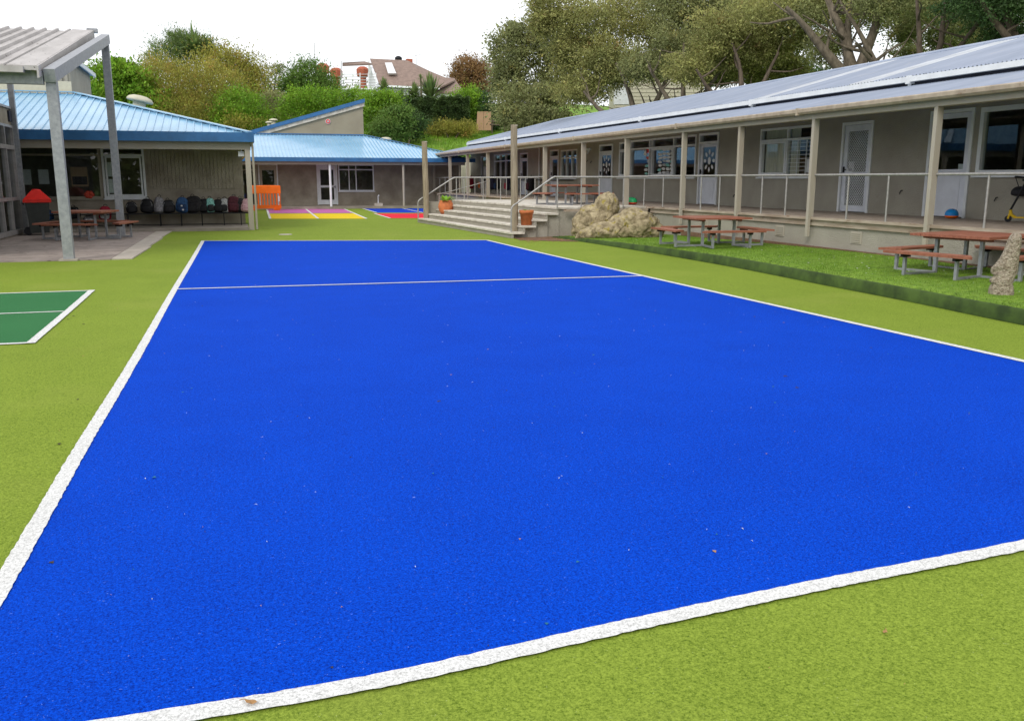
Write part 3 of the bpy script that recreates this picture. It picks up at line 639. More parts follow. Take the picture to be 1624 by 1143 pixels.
handrail('low dark steel ramp rail beyond the far end of the steps',
  [(8.6,38.0,.95),(9.4,39.0,1.05),(11.3,39.6,1.5)],[(8.7,38.1,0,.95),(9.4,39.0,0,1.05),(10.3,39.3,0,1.26),(11.2,39.6,0,1.48)],.02)
# ---------------------------------------------------------------- wooden poles
def pole(label,x,y,h,r):
    t=thing('wooden_pole',label,'pole',(x,y,0),group='round timber poles by the steps')
    mb=MB(); n=14; rings=18; pts=[]
    for i in range(rings+1):
        z=h*i/rings; rr=r*(1-.12*i/rings)
        for k in range(n):
            a=2*PI*k/n; q=rr*(1+.05*noise.noise(Vector((math.cos(a)*2,math.sin(a)*2,z*1.2+x))))
            pts.append((q*math.cos(a)+.012*math.sin(z*1.3+x),q*math.sin(a),z))
    mb.add(pts,[(i*n+k,i*n+(k+1)%n,(i+1)*n+(k+1)%n,(i+1)*n+k) for i in range(rings) for k in range(n)],True); mb.build('shaft','wood',t,loc=(0,0,0))
    mb=MB(); mb.lathe([(0,h+.006),(r*.6,h+.004),(r*.87,h-.004),(r*.9,h-.03)],n=14); mb.build('end_grain','trim',t,loc=(0,0,0))
    return t
pole('thicker round timber pole at the near end of the steps',7.62,23.95,3.06,.105)
pole('slimmer round timber pole at the far end of the steps',7.02,33.0,2.96,.115)
# terracotta pots
def pot(label,loc,s,plant):
    t=thing('flower_pot',label,'flower pot',loc,group='terracotta pots on the steps')
    mb=MB()
    if plant: mb.lathe([(0,0),(.13,0),(.19,.10),(.21,.20),(.19,.30),(.165,.34),(.175,.37),(.15,.37),(.14,.33),(0,.33)],n=18)
    else: mb.lathe([(0,0),(.13,0),(.155,.28),(.175,.28),(.18,.36),(.155,.36),(.15,.31),(0,.31)],n=18)
    mb.v=[(a*s,b*s,c*s) for a,b,c in mb.v]; mb.build('pot','terra',t,loc=(0,0,0))
    rs=random.Random(5); mb=MB()
    for k in range(34 if plant else 8):
        a=rs.uniform(0,2*PI); l=rs.uniform(.12,.30)*s*(1 if plant else .35); b=rs.uniform(.2,1.0); z0=.33*s
        d=Vector((math.cos(a)*math.cos(b),math.sin(a)*math.cos(b),math.sin(b))); p=Vector((math.cos(a)*.05,math.sin(a)*.05,z0)); r=d.cross(Vector((0,0,1))).normalized()*.045*s
        mb.add([p,p+d*l*.6+r,p+d*l+Vector((0,0,-.03)),p+d*l*.6-r],[(0,1,2,3)])
    mb.build('foliage','bright',t,loc=(0,0,0)); return t
pot('round terracotta pot with leafy green plant at the far end of the steps',(7.62,32.3,.33),1.35,True)
pot('straight orange pot with small sprouts beside the near wooden pole',(7.93,23.80,.33),1.15,False)
# ---------------------------------------------------------------- boulders
import bmesh
def rock(name,label,loc,lumps,m,seed,sub=6,amp=.06):
    bm=bmesh.new(); bmesh.ops.create_icosphere(bm,subdivisions=sub,radius=1)
    for v in bm.verts:
        d=v.co.normalized(); best=.12
        for c,r in lumps:
            c=Vector(c); rr=Vector(r)
            # ray/ellipsoid exit distance from the origin (origin inside or near)
            A=sum((d[i]/rr[i])**2 for i in range(3)); Bq=-2*sum(d[i]*c[i]/rr[i]**2 for i in range(3)); C=sum((c[i]/rr[i])**2 for i in range(3))-1
            D=Bq*Bq-4*A*C
            if D>=0:
                t=(-Bq+math.sqrt(D))/(2*A)
                if t>best: best=t
        p=d*best; n1=noise.fractal(p*1.7+Vector((seed,0,0)),1,2,3); n2=noise.fractal(p*7+Vector((0,seed,0)),1,2,4)
        c1=abs(noise.noise(p*3.3+Vector((0,0,seed))))
        v.co=p*(1+amp*1.6*n1+amp*.42*n2-amp*1.3*max(0,.07-c1)/.07); 
        if v.co.z<-.02-loc[2]+loc[2]: v.co.z=max(v.co.z,-.45)
    me=bpy.data.meshes.new(name); bm.to_mesh(me); bm.free(); me.polygons.foreach_set('use_smooth',[True]*len(me.polygons)); me.materials.append(M[m])
    o=bpy.data.objects.new(name,me); col.objects.link(o); o.location=loc
    return tag(o,label,'boulder',group='ochre boulders on the lawn')
# local frame: x along camera right direction approx
def L2(dx,dy):  # right / away offsets in world
    return (dx*.88-(-dy)*.47, -dx*.47+dy*.88)
def lump(dx,dy,z,r): 
    x,y=L2(dx,dy); return ((x,y,z),r)
rock('boulder','tall upright ochre boulder leaning behind the broad one beside the deck corner',(9.62,22.6,.42),
   [lump(0,0,0,(.50,.5,.5)),lump(.22,0,.46,(.36,.36,.36)),lump(-.38,0,-.1,(.36,.36,.42)),lump(-.2,0,.22,(.34,.36,.30)),lump(.3,.05,0,(.34,.4,.38)),lump(-.5,-.05,-.25,(.28,.3,.22))],'rock',3)
rock('boulder','broad low ochre boulder with yellow lichen lying in front on the lawn',(9.68,21.55,.36),
   [lump(-.1,0,-.1,(.7,.5,.27)),lump(.36,.05,.17,(.36,.34,.34)),lump(.68,0,.02,(.45,.42,.38)),lump(-.55,-.02,-.2,(.45,.4,.19)),lump(.1,0,.1,(.3,.35,.28)),lump(-.8,-.05,-.26,(.22,.25,.11)),lump(.9,.05,-.08,(.3,.3,.27))],'rock',8)
# ---------------------------------------------------------------- carved stone statue
prof=[(0,0,.80),(.05,.01,.82),(.10,.03,.80),(.15,.06,.78),(.18,.10,.77),(.195,.11,.76),(.21,.06,.78),(.235,.045,.79),(.26,.05,.80),(.275,.09,.81),(.30,.13,.83),(.335,.15,.85),(.345,.10,.86),(.37,.08,.88),(.42,.085,.90),(.45,.11,.91),(.49,.18,.92),(.53,.25,.93),(.60,.34,.94),(.70,.44,.96),(.80,.52,.98),(.90,.59,1.0),(.95,.63,1.0),(.98,.68,.97),(1.0,.76,.90)]
mb=MB(); n=24; Wd=.36; Ht=.78; vs=[]
for h,a,b in prof:
    a-=.17*h; b-=.17*h
    cx=(a+b)/2*Wd-.18; rx=(b-a)/2*Wd; ry=.13*(1-.25*h) if h<.97 else .07
    for k in range(n):
        t=2*PI*k/n; sg=lambda x,p:math.copysign(abs(x)**p,x)
        x=cx+rx*sg(math.cos(t),.75); y=ry*sg(math.sin(t),.75); z=h*Ht
        if math.cos(t)<-.2 and .36<h<.44: y*=.8
        q=noise.noise(Vector((x*14,y*14,z*14)))*.009; vs.append((x+q*math.cos(t),y+q*math.sin(t),z))
vs.append((.66*.36-.18,0,Ht*1.003)); fs=[(i*n+k,i*n+(k+1)%n,(i+1)*n+(k+1)%n,(i+1)*n+k) for i in range(len(prof)-1) for k in range(n)]+[((len(prof)-1)*n+k,(len(prof)-1)*n+(k+1)%n,len(vs)-1) for k in range(n)]
mb.add(vs,fs,True); st=mb.build('stone_statue','rock2',loc=(9.17,8.62,.17),rotz=R(-44)); tag(st,'rough carved stone head statue with long nose in profile beside the picnic table','statue')
# ---------------------------------------------------------------- picnic tables
def make_table(label,loc,rotz):
    t=thing('picnic_table',label,'picnic table',loc,rotz,group='red picnic tables with four benches')
    H=.66; s=.64
    for i in range(7):   # top planks
        a=-s+i*(2*s/7); mb=MB(); mb.box((-s,a+.003,H-.04),(s,a+2*s/7-.003,H)); mb.build('plank','redwood',t,loc=(0,0,0))
    mb=MB(); 
    for x in (-.42,.42): mb=MB(); mb.box((x-.025,-.55,H-.085),(x+.025,.55,H-.042)); mb.build('top_batten','redwood',t,loc=(0,0,0))
    for x in (-.36,.36):
        for y in (-.36,.36):
            mb=MB(); mb.box((x-.025,y-.025,0),(x+.025,y+.025,H-.043)); mb.build('leg','galv',t,loc=(0,0,0))
    for k in range(4):
        a=k*PI/2; c,s_=math.cos(a),math.sin(a); rt=lambda p:(p[0]*c-p[1]*s_,p[0]*s_+p[1]*c,p[2])
        # seat, slightly wedge shaped
        mb=MB(); q=[(-.72,-1.12),(.72,-1.12),(.52,-.86),(-.52,-.86)]
        mb.hexa([rt((x,y,.35)) for x,y in q],[rt((x,y,.39)) for x,y in q]); b=mb.build('bench_seat','redwood',t,loc=(0,0,0))
        for x in (-.42,.42):
            mb=MB(); mb.hexa([rt((x-.022,-1.08,.30)),rt((x+.022,-1.08,.30)),rt((x+.022,-.9,.30)),rt((x-.022,-.9,.30))],[rt((x-.022,-1.08,.348)),rt((x+.022,-1.08,.348)),rt((x+.022,-.9,.348)),rt((x-.022,-.9,.348))]); mb.build('seat_bracket','black',t,loc=(0,0,0))
        for x in (-.42,.42):
            mb=MB(); mb.hexa([rt((x-.022,-1.02,0)),rt((x+.022,-1.02,0)),rt((x+.022,-.975,0)),rt((x-.022,-.975,0))],[rt((x-.022,-1.02,.30)),rt((x+.022,-1.02,.30)),rt((x+.022,-.975,.30)),rt((x-.022,-.975,.30))]); mb.build('leg','galv',t,loc=(0,0,0))
        for x in (-.42,.42):
            mb=MB(); x2=.36 if x>0 else -.36; mb.bar(rt((x,-.97,.025)),rt((x2,-.39,.025)),.045,.04); mb.build('foot_bar','galv',t,loc=(0,0,0))
    return t
T0=make_table('red picnic table on the lawn next to the boulders',(10.0,17.25,.19),R(-5)); T0.scale=(1,1,.92)
bpy.context.view_layer.update()
dup(T0,(10.62,10.62,.19),R(12),'red picnic table on the lawn behind the carved stone statue')
dup(T0,(10.25,26.3,ZD),R(3),'red picnic table standing up on the deck landing behind the railing')
tp=dup(T0,(-3.72,26.6,.022),R(-14),'red picnic table on the patio between the steel canopy posts'); tp.scale=(1,1,1.12)
# ---------------------------------------------------------------- things on the deck
def scooter(label,loc,rotz,c):
    t=thing('kick_scooter',label,'scooter',loc,rotz,group='kick scooters parked on the deck')
    mb=MB(); mb.box((.10,-.05,.075),(.52,.05,.10)); mb.build('footboard',c,t,loc=(0,0,0))
    mb=MB(); mb.tube([(.10,0,.085),(.03,0,.13),(.0,0,.22)],.028,8); mb.build('neck',c,t,loc=(0,0,0))
    mb=MB(); mb.tube([(-.005,0,.2),(.10,0,.45),(.21,0,.74)],.019,8); mb.build('stem','black',t,loc=(0,0,0))
    mb=MB(); mb.tube([(.21,-.2,.76),(.21,0,.74),(.21,.2,.76)],.017,8); mb.build('handlebar','black',t,loc=(0,0,0))
    for x in (-.02,.58):
        mb=MB(); mb.tube([(x,-.014,.06),(x,.014,.06)],.06,14); mb.build('wheel','black',t,loc=(0,0,0))
    mb=MB(); mb.bar((-.02,-.02,.06),(.01,-.02,.2),.008,.03); mb.bar((-.02,.02,.06),(.01,.02,.2),.008,.03); mb.bar((.52,0,.09),(.6,0,.14),.06,.01); mb.build('fork',c,t,loc=(0,0,0)); return t
M['yellowp']=mat('yellow scooter paint',(.75,.48,.01),.35,var=.05)
scooter('yellow kick scooter with black stem parked on the deck at right',(13.75,13.0,ZD),R(-62),'yellowp')
def helmet(label,loc,rotz,c1,c2,s=1.0,tilt=0):
    t=thing('bike_helmet',label,'helmet',loc,rotz,group=None)
    f=lambda z0:(lambda p:(p[0],p[1],max(p[2],z0)))
    mb=MB(); mb.sell((0,0,.06*s),(.15*s,.11*s,.11*s),.9,18,10,f(.045*s)); mb.build('shell',c1,t,loc=(0,0,0))
    mb=MB(); mb.sell((0,0,.045*s),(.152*s,.112*s,.045*s),.9,18,6); mb.build('rim',c2,t,loc=(0,0,0))
    for y in (-.05,0,.05):
        mb=MB(); mb.sell((0,y*s,.15*s-abs(y)*.4*s),(.10*s,.012*s,.02*s),.9,10,6); mb.build('vent_ridge','black',t,loc=(0,0,0))
    return t
M['hblue']=mat('blue helmet',(.01,.25,.65),.35,var=.05); M['hgreen']=mat('green plastic',(.02,.35,.12),.4,var=.05); M['hred']=mat('coral red plastic',(.6,.07,.04),.4,var=.05)
helmet('blue and orange bike helmet lying at the foot of the white door',(13.85,14.5,ZD),R(60),'hblue','orange',1.15)
helmet('green and red helmet left on the deck edge above the boulders',(11.9,25.4,ZD),R(100),'hgreen','hred',1.35)
hb=helmet('black helmet hanging on the wall above the yellow scooter',(14.06,13.12,1.28),R(90),'black','black',1.1)
mb=MB(); mb.tube([(14.0,12.9,1.62),(14.05,13.25,1.64),(14.19,13.25,1.64)],.018,8); mb.tube([(14.05,13.25,1.64),(14.07,13.15,1.42)],.008,6); o=mb.build('wall_hook','black',B)
# ---------------------------------------------------------------- backpacks
def backpack(label,loc,rotz,c,pk=None,w=.32,h=.44,d=.2,hang=False,patch=None,group='school bags on the bench under the verandah'):
    t=thing('backpack',label,'backpack',loc,rotz,group=group)
    def fn(p):
        k=p[2]/h; return (p[0]*(1-.22*max(0,k-.5)*2)+.012*noise.noise(Vector((p[0]*7,p[2]*7,loc[0]*3))),p[1]*(1-.3*max(0,k-.4))+.015*noise.noise(Vector((p[2]*8,p[0]*8,loc[1]*3))),p[2]*(1-.05*abs(p[0])/w))
    mb=MB(); mb.sell((0,0,h/2),(w/2,d/2,h/2),.5,18,12,fn); mb.build('body',c,t,loc=(0,0,0))
    mb=MB(); mb.sell((0,-d*.45,h*.32),(w*.36,d*.25,h*.24),.5,14,8,None); mb.build('front_pocket',pk or c,t,loc=(0,0,0))
    mb=MB(); mb.tube([(-.05,.02,h*.96),(-.045,.02,h+.04),(0,.02,h+.06),(.045,.02,h+.04),(.05,.02,h*.96)],.010,6); mb.build('grab_handle','black',t,loc=(0,0,0))
    mb=MB(); 
    for k in range(9):
        a=PI*k/8; 
    mb.tube([(math.cos(PI*k/8)*w*.42,-d*.40*(1-.15*math.sin(PI*k/8)),h*.55+math.sin(PI*k/8)*h*.36) for k in range(9)],.006,5); mb.build('zip','black' if c!='black' else 'paperg',t,loc=(0,0,0))
    if patch:
        for q in patch: mb=MB(); mb.box((q[0]-.03,-d*.74,q[1]-.025),(q[0]+.03,-d*.60,q[1]+.025)); mb.build('patch','paper',t,loc=(0,0,0))
    t.rotation_euler=(R(random.uniform(-6,3)),R(random.uniform(-9,9)) if not hang else 0,rotz); t.scale=(random.uniform(.92,1.12),1,random.uniform(.88,1.06))
    return t
for nm,cc in (('b_navy',(.02,.05,.13)),('b_blue',(.035,.10,.24)),('b_grey',(.28,.27,.29)),('b_mint',(.25,.55,.50)),('b_maroon',(.09,.02,.03)),('b_red',(.45,.03,.06)),('b_pink',(.6,.35,.38)),('b_purple',(.035,.03,.06)),('b_white',(.5,.5,.5)),('b_char',(.025,.023,.025))):
    M[nm]=mat('bag fabric '+nm[2:],cc,.8,var=.25,scale=18,bump=.3,bscale=40)
M['b_pinkp']=mat('pink spotted bag fabric',(.62,.42,.44),.8,c2=(.5,.28,.32),scale=14,c3=(.25,.02,.05),s3=22,t3=.58)
BY=31.62; BZ=.50
bags=[(-2.62,'black','black',.36,.40,'plump black school bag on the bench just right of the canopy post'),(-2.28,'b_grey','b_grey',.30,.46,'light grey school bag between two black ones on the bench'),
(-1.98,'black','b_char',.34,.38,'low black school bag right of the grey one on the bench'),(-1.60,'b_blue','b_navy',.36,.50,'blue school bag with two white patches on the bench'),
(-1.13,'b_char','b_char',.42,.46,'wide charcoal school bag right of the blue one'),(-.80,'black','black',.30,.42,'black school bag standing left of the mint trimmed one'),(-.56,'b_mint','black',.26,.44,'black school bag with mint green side panel'),
(-.24,'black','black',.34,.42,'black school bag in the middle of the bench row'),(.02,'b_white','black',.24,.42,'black school bag with white side panel'),(.14,'b_red','b_red',.24,.36,'small bright red school bag behind its neighbours'),
(-.02+.36,'b_maroon','b_maroon',.38,.50,'large maroon school bag near the end of the bench'),]
xs0=[-2.62,-2.28,-1.95,-1.58,-1.12,-.84,-.62,-.38,-.17,-.03,.16]
# spread the row evenly between the window and the corner post
row=[-2.58,-2.22,-1.90,-1.50,-1.08,-.78,-.58,-.30,-.10,.03,.0]
sp=[(-2.60,0),(-2.24,0),(-1.90,-.02),(-1.52,-.02),(-1.10,0),(-.80,.02),(-.60,-.01),(-.36,.02),(-.17,-.01),(-.04,.06),(.12,-.02)]
for i,(b,(x,dy)) in enumerate(zip(bags,sp)):
    s=.88; backpack(b[5],(x*1.0-.0,BY+dy,BZ),R(random.uniform(-14,14)),b[1],b[2],b[3]*1.22,b[4]*1.16,.26,patch=[(.0,.26),(.05,.12)] if 'patches' in b[5] else None)
backpack('dark brown school bag with pale trim beside the corner post',(.36-.04,BY,BZ),R(8),'b_char','b_char',.36,.5,.24)
backpack('pink spotted school bag at the right end of the bench',(.56-.02,BY-.12,BZ-.0),R(-10),'b_pinkp','b_pinkp',.36,.48,.24)
for x,c,pk,l,h,z in ((-3.05,'black','black','black school bag on the bench behind the far canopy post',.42,.5),(-3.9,'b_red','b_white','red school bag with white front pocket behind the patio table',.44,.3),(-4.35,'b_grey','b_white','small grey school bag low behind the patio table',.26,.22),
    (-4.75,'black','b_char','dark school bag hanging left behind the patio table',.42,.35),(-5.55,'b_navy','b_blue','dark blue school bag on the ground right of the red lidded bin',.4,.25)):
    backpack(l,(x,31.7,z if z!=.25 else .3),R(random.uniform(-10,10)),c,pk,.36,h,.2)
# bench the bags stand on
t=thing('long_bench','long dark metal bench carrying the row of school bags','bench',(-1.3,31.62,.08),world=True)
for k in range(3): mb=MB(); mb.box((-6.3,31.44+k*.13,.465),(.66,31.55+k*.13,.495)); mb.build('seat_slat','black',t)
for x in (-6.2,-5.2,-4.2,-3.2,-2.2,-1.55,-.9,-.2,.35,.62):
    mb=MB(); mb.tube([(x,31.46,.08),(x,31.46,.465)],.014,6); mb.tube([(x,31.8,.08),(x,31.8,.465)],.014,6); mb.tube([(x,31.46,.11),(x,31.8,.11)],.012,6); mb.build('leg','black',t)
mb=MB(); mb.tube([(-6.2,31.46,.13),(.62,31.46,.13)],.012,6); mb.build('foot_rail','black',t)
# bags hanging on the far wall of the deck
hc=[(52.6,'b_red','b_red','bright red bag hanging leftmost on the deck wall'),(50.4,'b_white','orange','white and orange bag hanging on the deck wall'),(48.9,'b_navy','b_blue','navy and grey bag hanging on the deck wall'),(47.9,'b_purple','b_purple','dark purple bag hanging on the deck wall'),(47.1,'b_char','b_navy','charcoal bag hanging close to the purple one on the deck wall'),
    (45.2,'b_purple','b_red','dark bag with red pocket hanging on the deck wall'),(44.2,'black','b_char','black bag hanging left of the near wooden pole on the deck wall'),(43.75,'b_white','b_white','pale bag half hidden by the near wooden pole'),(41.6,'b_char','b_maroon','dark maroon bag hanging right of the near wooden pole')]
for y,c,pk,l in hc: backpack(l,(14.0,y,ZD+.2),R(-90),c,pk,.5,.72,.24,group='bags hanging on the deck wall')
# ---------------------------------------------------------------- left building (hip roof, verandah)
LB=thing('blue_roofed_building','near left school block with sky blue hipped roof over a bag bench verandah','building',(-6,32.2,0),world=True)
F=FY(32.2)
holes=[(-6.45,-3.95,.98,2.62),(-3.9,-2.6,.98,2.62),(-13.6,-6.6,.98,2.62)]
wall_holes(F,-14,.5,0,2.9,.2,holes,'wall','walld',LB)
mb=MB(); mb.box((.3,32.4,0),(.5,46,2.9)); mb.build('wall','walld',LB)
mb=MB(); mb.box((-14,35.6,0),(.3,35.7,2.8)); mb.build('inner_wall','inside',LB); mb=MB(); mb.box((-14,32.41,2.82),(.29,35.6,2.86)); mb.build('ceiling','inside',LB)
mb=MB(); mb.box((-14,32.41,.0),(.29,35.6,.05)); mb.build('room_floor','inside',LB)
window(LB,F,-13.6,-6.6,.98,2.62,[-10,-8.3],transom=2.36,frame='taupef'); window(LB,F,-6.45,-3.95,.98,2.62,[],transom=2.36,frame='taupef'); window(LB,F,-3.9,-2.6,.98,2.62,[],transom=2.36,frame='whitep',fw=.07,heavy=[0])
for a,b,c,d,m in [(-6.32,-6.02,1.42,1.9,'paper'),(-5.81,-5.51,1.44,1.9,'paper'),(-3.83,-3.5,1.15,1.6,'paper'),(-3.84,-3.52,1.68,2.14,'paper'),(-4.86,-4.36,1.36,1.98,'ply')]:
    mb=MB(); mb.box((a,32.27,c),(b,32.275,d)); mb.build('poster',m,LB)
mb=MB(); mb.box((-4.83,32.265,1.42),(-4.39,32.268,1.68)); mb.build('poster','black',LB)
# vertical cladding boards right of the window
x=-2.50; 
while x<.28:
    mb=MB(); mb.box((x,32.17,1.28),(x+.108,32.199,2.86)); mb.build('cladding_board','walld',LB); x+=.122
mb=MB(); mb.box((-14,29.6,-.03),(.55,32.0,.08)); mb.build('verandah_slab','slab',LB); mb=MB(); mb.box((-14,29.75,2.50),(.74,29.85,2.74)); mb.build('verandah_beam','trim',LB)
mb=MB(); mb.box((.6,29.86,2.5),(.74,46,2.74)); mb.build('verandah_beam','trim',LB)
mb=MB(); mb.box((.56,29.74,0),(.72,29.88,2.499)); mb.build('verandah_post','trim',LB)
mb=MB(); mb.tube([(.80,29.72,.02),(.80,29.72,2.6),(.78,29.68,2.75)],.035,8); mb.build('downpipe','trim',LB)
mb=MB(); mb.box((.36,29.90,2.3),(.54,30.0,2.46)); mb.build('flood_light','whitep',LB)
mb=MB(); mb.box((-14,29.86,2.742),(.6,32.19,2.76)); mb.build('soffit','trim',LB)
def hiproof(par,x0,x1,y0,slope,run,z,rm,fm,pitch,x1hip=True,name='roof_panel',facia=.17,ycap=None,seam=.035):
    """front slope cut by a 45 degree hip at the x1 end; one object per pan between seams"""
    x=x1; k=0
    while x>x0+.01:
        a=max(x0,x-pitch); ra=min(run,(x1-a)) if x1hip else run; rb=min(run,(x1-x)) if x1hip else run
        if ra>.02:
            mb=MB(); pa=(a+.012,y0,z); pb=(x-.012,y0,z); ta=(a+.012,y0+ra,z+ra*slope); tb=(x-.012,y0+rb,z+rb*slope)
            mb.add([pa,pb,tb,ta,(pa[0],y0,z-.01),(pb[0],y0,z-.01)],[(0,1,2,3),(4,5,1,0)])
            # raised seam at the left edge of the pan
            mb.hexa([(a-.016,y0-.01,z-.01),(a+.016,y0-.01,z-.01),(a+.016,y0+ra,z+ra*slope-.01),(a-.016,y0+ra,z+ra*slope-.01)],[(a-.012,y0-.01,z+seam),(a+.012,y0-.01,z+seam),(a+.012,y0+ra,z+ra*slope+seam),(a-.012,y0+ra,z+ra*slope+seam)])
            mb.build(name,rm,par)
        x-=pitch; k+=1
    mb=MB(); mb.box((x0,y0-.14,z-facia),(x1+.14,y0-.0,z+.015)); mb.build('gutter',fm,par)
hiproof(LB,-14,.72,29.65,.27,5.6,3.0,'blueroof','bluef',.235,facia=.27)
# hip side slope facing +X
y=29.65
while y<46:
    rr=min(5.6,y-29.65); r2=min(5.6,y+.36-29.65); mb=MB(); mb.add([(.72,y+.012,3.0),(.72,y+.348,3.0),(.72-r2,y+.348,3+r2*.27),(.72-rr,y+.012,3+rr*.27)],[(0,1,2,3)])
    mb.hexa([(.73,y-.016,2.99),(.73,y+.016,2.99),(.72-rr,y+.016,2.99+rr*.27),(.72-rr,y-.016,2.99+rr*.27)],[(.73,y-.012,3.035),(.73,y+.012,3.035),(.72-rr,y+.012,3.035+rr*.27),(.72-rr,y-.012,3.035+rr*.27)])
    mb.build('roof_panel','blueroof',LB); y+=.36
mb=MB(); mb.box((.721,29.66,2.73),(.86,46,3.015)); mb.build('gutter','bluef',LB)
mb=MB(); mb.bar((.74,29.63,3.045),(-4.9,35.27,3.045+5.64*.27),.22,.03); mb.bar((-4.9,35.27,4.57),(-14,35.27,4.57),.22,.03); mb.build('ridge_cap','blueroof',LB)
mb=MB(); mb.poly([(-4.88,35.25,4.5),(-4.88,46,4.5),(-14,46,4.5),(-14,35.25,4.5)]); mb.build('flat_roof','blueroof',LB)
# raised clerestory behind the hip
mb=MB(); mb.box((-14,38,4.0),(-5.42,43.5,6.0)); mb.build('clerestory_wall','wall',LB)
x=-9.4
while x<-5.5: mb=MB(); mb.box((x,37.94,4.0),(x+.10,37.998,5.98)); mb.build('cladding_board','wall',LB); x+=.2
mb=MB(); mb.hexa([(-14,37.8,6.0),(-5.30,37.8,6.0),(-5.30,43.8,6.0),(-14,43.8,6.0)],[(-14,37.8,6.9),(-5.30,37.8,6.12),(-5.30,43.8,6.12),(-14,43.8,6.9)]); mb.build('clerestory_roof','bluef',LB)
mb=MB(); mb.bar((-5.26,37.7,6.02),(-5.26,43.9,6.02),.06,.16); mb.bar((-5.26,37.76,6.06),(-7.5,37.76,6.26),.05,.14); mb.build('barge_board','whitep',LB)
mb=MB(); mb.box((-14,35.5,4.45),(-5.05,35.56,4.95)); mb.build('cream_fascia','cream',LB)
# mushroom vent
def vent(label,loc,s,flat=1):
    t=thing('roof_vent',label,'vent',loc,group='white mushroom vents on the blue roofs')
    mb=MB(); mb.lathe([(.36*s,-.3),(.3*s,.06*s),(.27*s,.36*s)],n=18); mb.build('vent_throat','cream',t,loc=(0,0,0))
    mb=MB(); mb.lathe([(.27*s,.36*s),(.56*s,.34*s),(.58*s,.42*s),(.50*s,.52*s),(.3*s,.60*s),(0,.63*s)],n=20); mb.build('vent_cap','cream',t,loc=(0,0,0)); return t
v=vent('large tilted off-white mushroom vent on the near left blue roof',(-2.84,34.6,4.0),.76); v.rotation_euler=(0,R(12),0)
# ---------------------------------------------------------------- back building
BB=thing('far_blue_building','far school block with blue ribbed roof and tan sloping gable','building',(6,52,0),world=True)
F=FY(52.0); HB=[(4.8,5.95,.16,2.40),(6.02,8.04,.92,2.40),(1.62,2.68,.16,2.42),(-.6,1.55,.16,2.4)]
wall_holes(F,-15,12.9,-.1,2.75,.2,HB,'wall','walld',BB)
mb=MB(); mb.box((-15,54.8,0),(12.9,54.9,2.7)); mb.box((3.3,52.21,0),(3.4,54.8,2.7)); mb.build('inner_wall','inside',BB); mb=MB(); mb.box((-15,52.21,2.6),(12.9,54.8,2.65)); mb.build('ceiling','inside',BB)
mb=MB(); mb.box((-15,52.21,.0),(12.9,54.8,.1)); mb.build('room_floor','inside',BB)
door(BB,F,4.8,5.95,.16,2.4,m='whitep',glass=(.5,.9),lower=(.12,.44)); door(BB,F,1.62,2.68,.16,2.42,m='trim',glass=(.5,.88))
window(BB,F,6.02,8.04,.92,2.40,[6.62,7.02],transom=2.12); window(BB,F,-.6,1.55,.16,2.4,[.5],transom=2.1,frame='trim')
mb=MB(); mb.box((-15,49.7,-.05),(12.9,51.99,.12)); mb.build('verandah_slab','slab',BB)
mb=MB(); mb.box((-15,49.75,2.36),(12.9,49.85,2.52)); mb.build('verandah_beam','trim',BB); mb=MB(); mb.box((-15,49.86,2.5),(12.9,51.99,2.52)); mb.build('soffit','trim',BB)
for x,m in ((5.32,'whitep'),(9.35,'trim'),(12.6,'trim'),(-1.5,'trim')):
    mb=MB(); mb.tube([(x,49.8,.12),(x,49.8,2.359)],.065,10); mb.build('verandah_post',m,BB)
hiproof(BB,-15,13.3,49.65,.27,5.3,2.72,'blueroof','bluef',.20,seam=.05,facia=.2)
y=49.65
while y<60:
    rr=min(5.3,y-49.65); r2=min(5.3,y+.6-49.65); mb=MB(); mb.add([(13.3,y,2.72),(13.3,y+.6,2.72),(13.3-r2,y+.6,2.72+r2*.27),(13.3-rr,y,2.72+rr*.27)],[(0,1,2,3)]); mb.build('roof_panel','blueroof',BB); y+=.6
mb=MB(); mb.bar((13.32,49.63,2.77),(8.0,54.95,2.77+5.32*.27),.2,.03); mb.bar((8.0,54.95,4.19),(-15,54.95,4.19),.25,.06); mb.build('ridge_cap','bluef',BB)
mb=MB(); mb.box((12.9,52,0),(13.1,60,2.7)); mb.build('wall','wall',BB)
mb=MB(); mb.poly([(-15,54.96,4.1),(8,54.96,4.1),(8,60,4.1),(-15,60,4.1)]); mb.build('flat_roof','blueroof',BB)
# sloping gable volume
zt=lambda x:6.34-(8.15-x)*(1.93/6.6)
mb=MB(); mb.hexa([(1.2,56,4.0),(8.12,56,4.0),(8.12,59.5,4.0),(1.2,59.5,4.0)],[(1.2,56,zt(1.2)-.42),(8.12,56,zt(8.12)-.42),(8.12,59.5,zt(8.12)-.42),(1.2,59.5,zt(1.2)-.42)]); mb.build('gable_wall','wallt',BB)
mb=MB(); mb.hexa([(.9,55.9,zt(.9)-.42),(8.2,55.9,zt(8.2)-.42),(8.2,55.97,zt(8.2)-.42),(.9,55.97,zt(.9)-.42)],[(.9,55.9,zt(.9)-.2),(8.2,55.9,zt(8.2)-.2),(8.2,55.97,zt(8.2)-.2),(.9,55.97,zt(.9)-.2)]); mb.build('barge_board','tread',BB)
mb=MB(); mb.hexa([(.6,55.82,zt(.6)-.198),(8.22,55.82,zt(8.22)-.198),(8.22,59.7,zt(8.22)-.198),(.6,59.7,zt(.6)-.198)],[(.6,55.82,zt(.6)+.02),(8.22,55.82,zt(8.22)+.02),(8.22,59.7,zt(8.22)+.02),(.6,59.7,zt(.6)+.02)]); mb.build('gable_roof','bluef',BB)
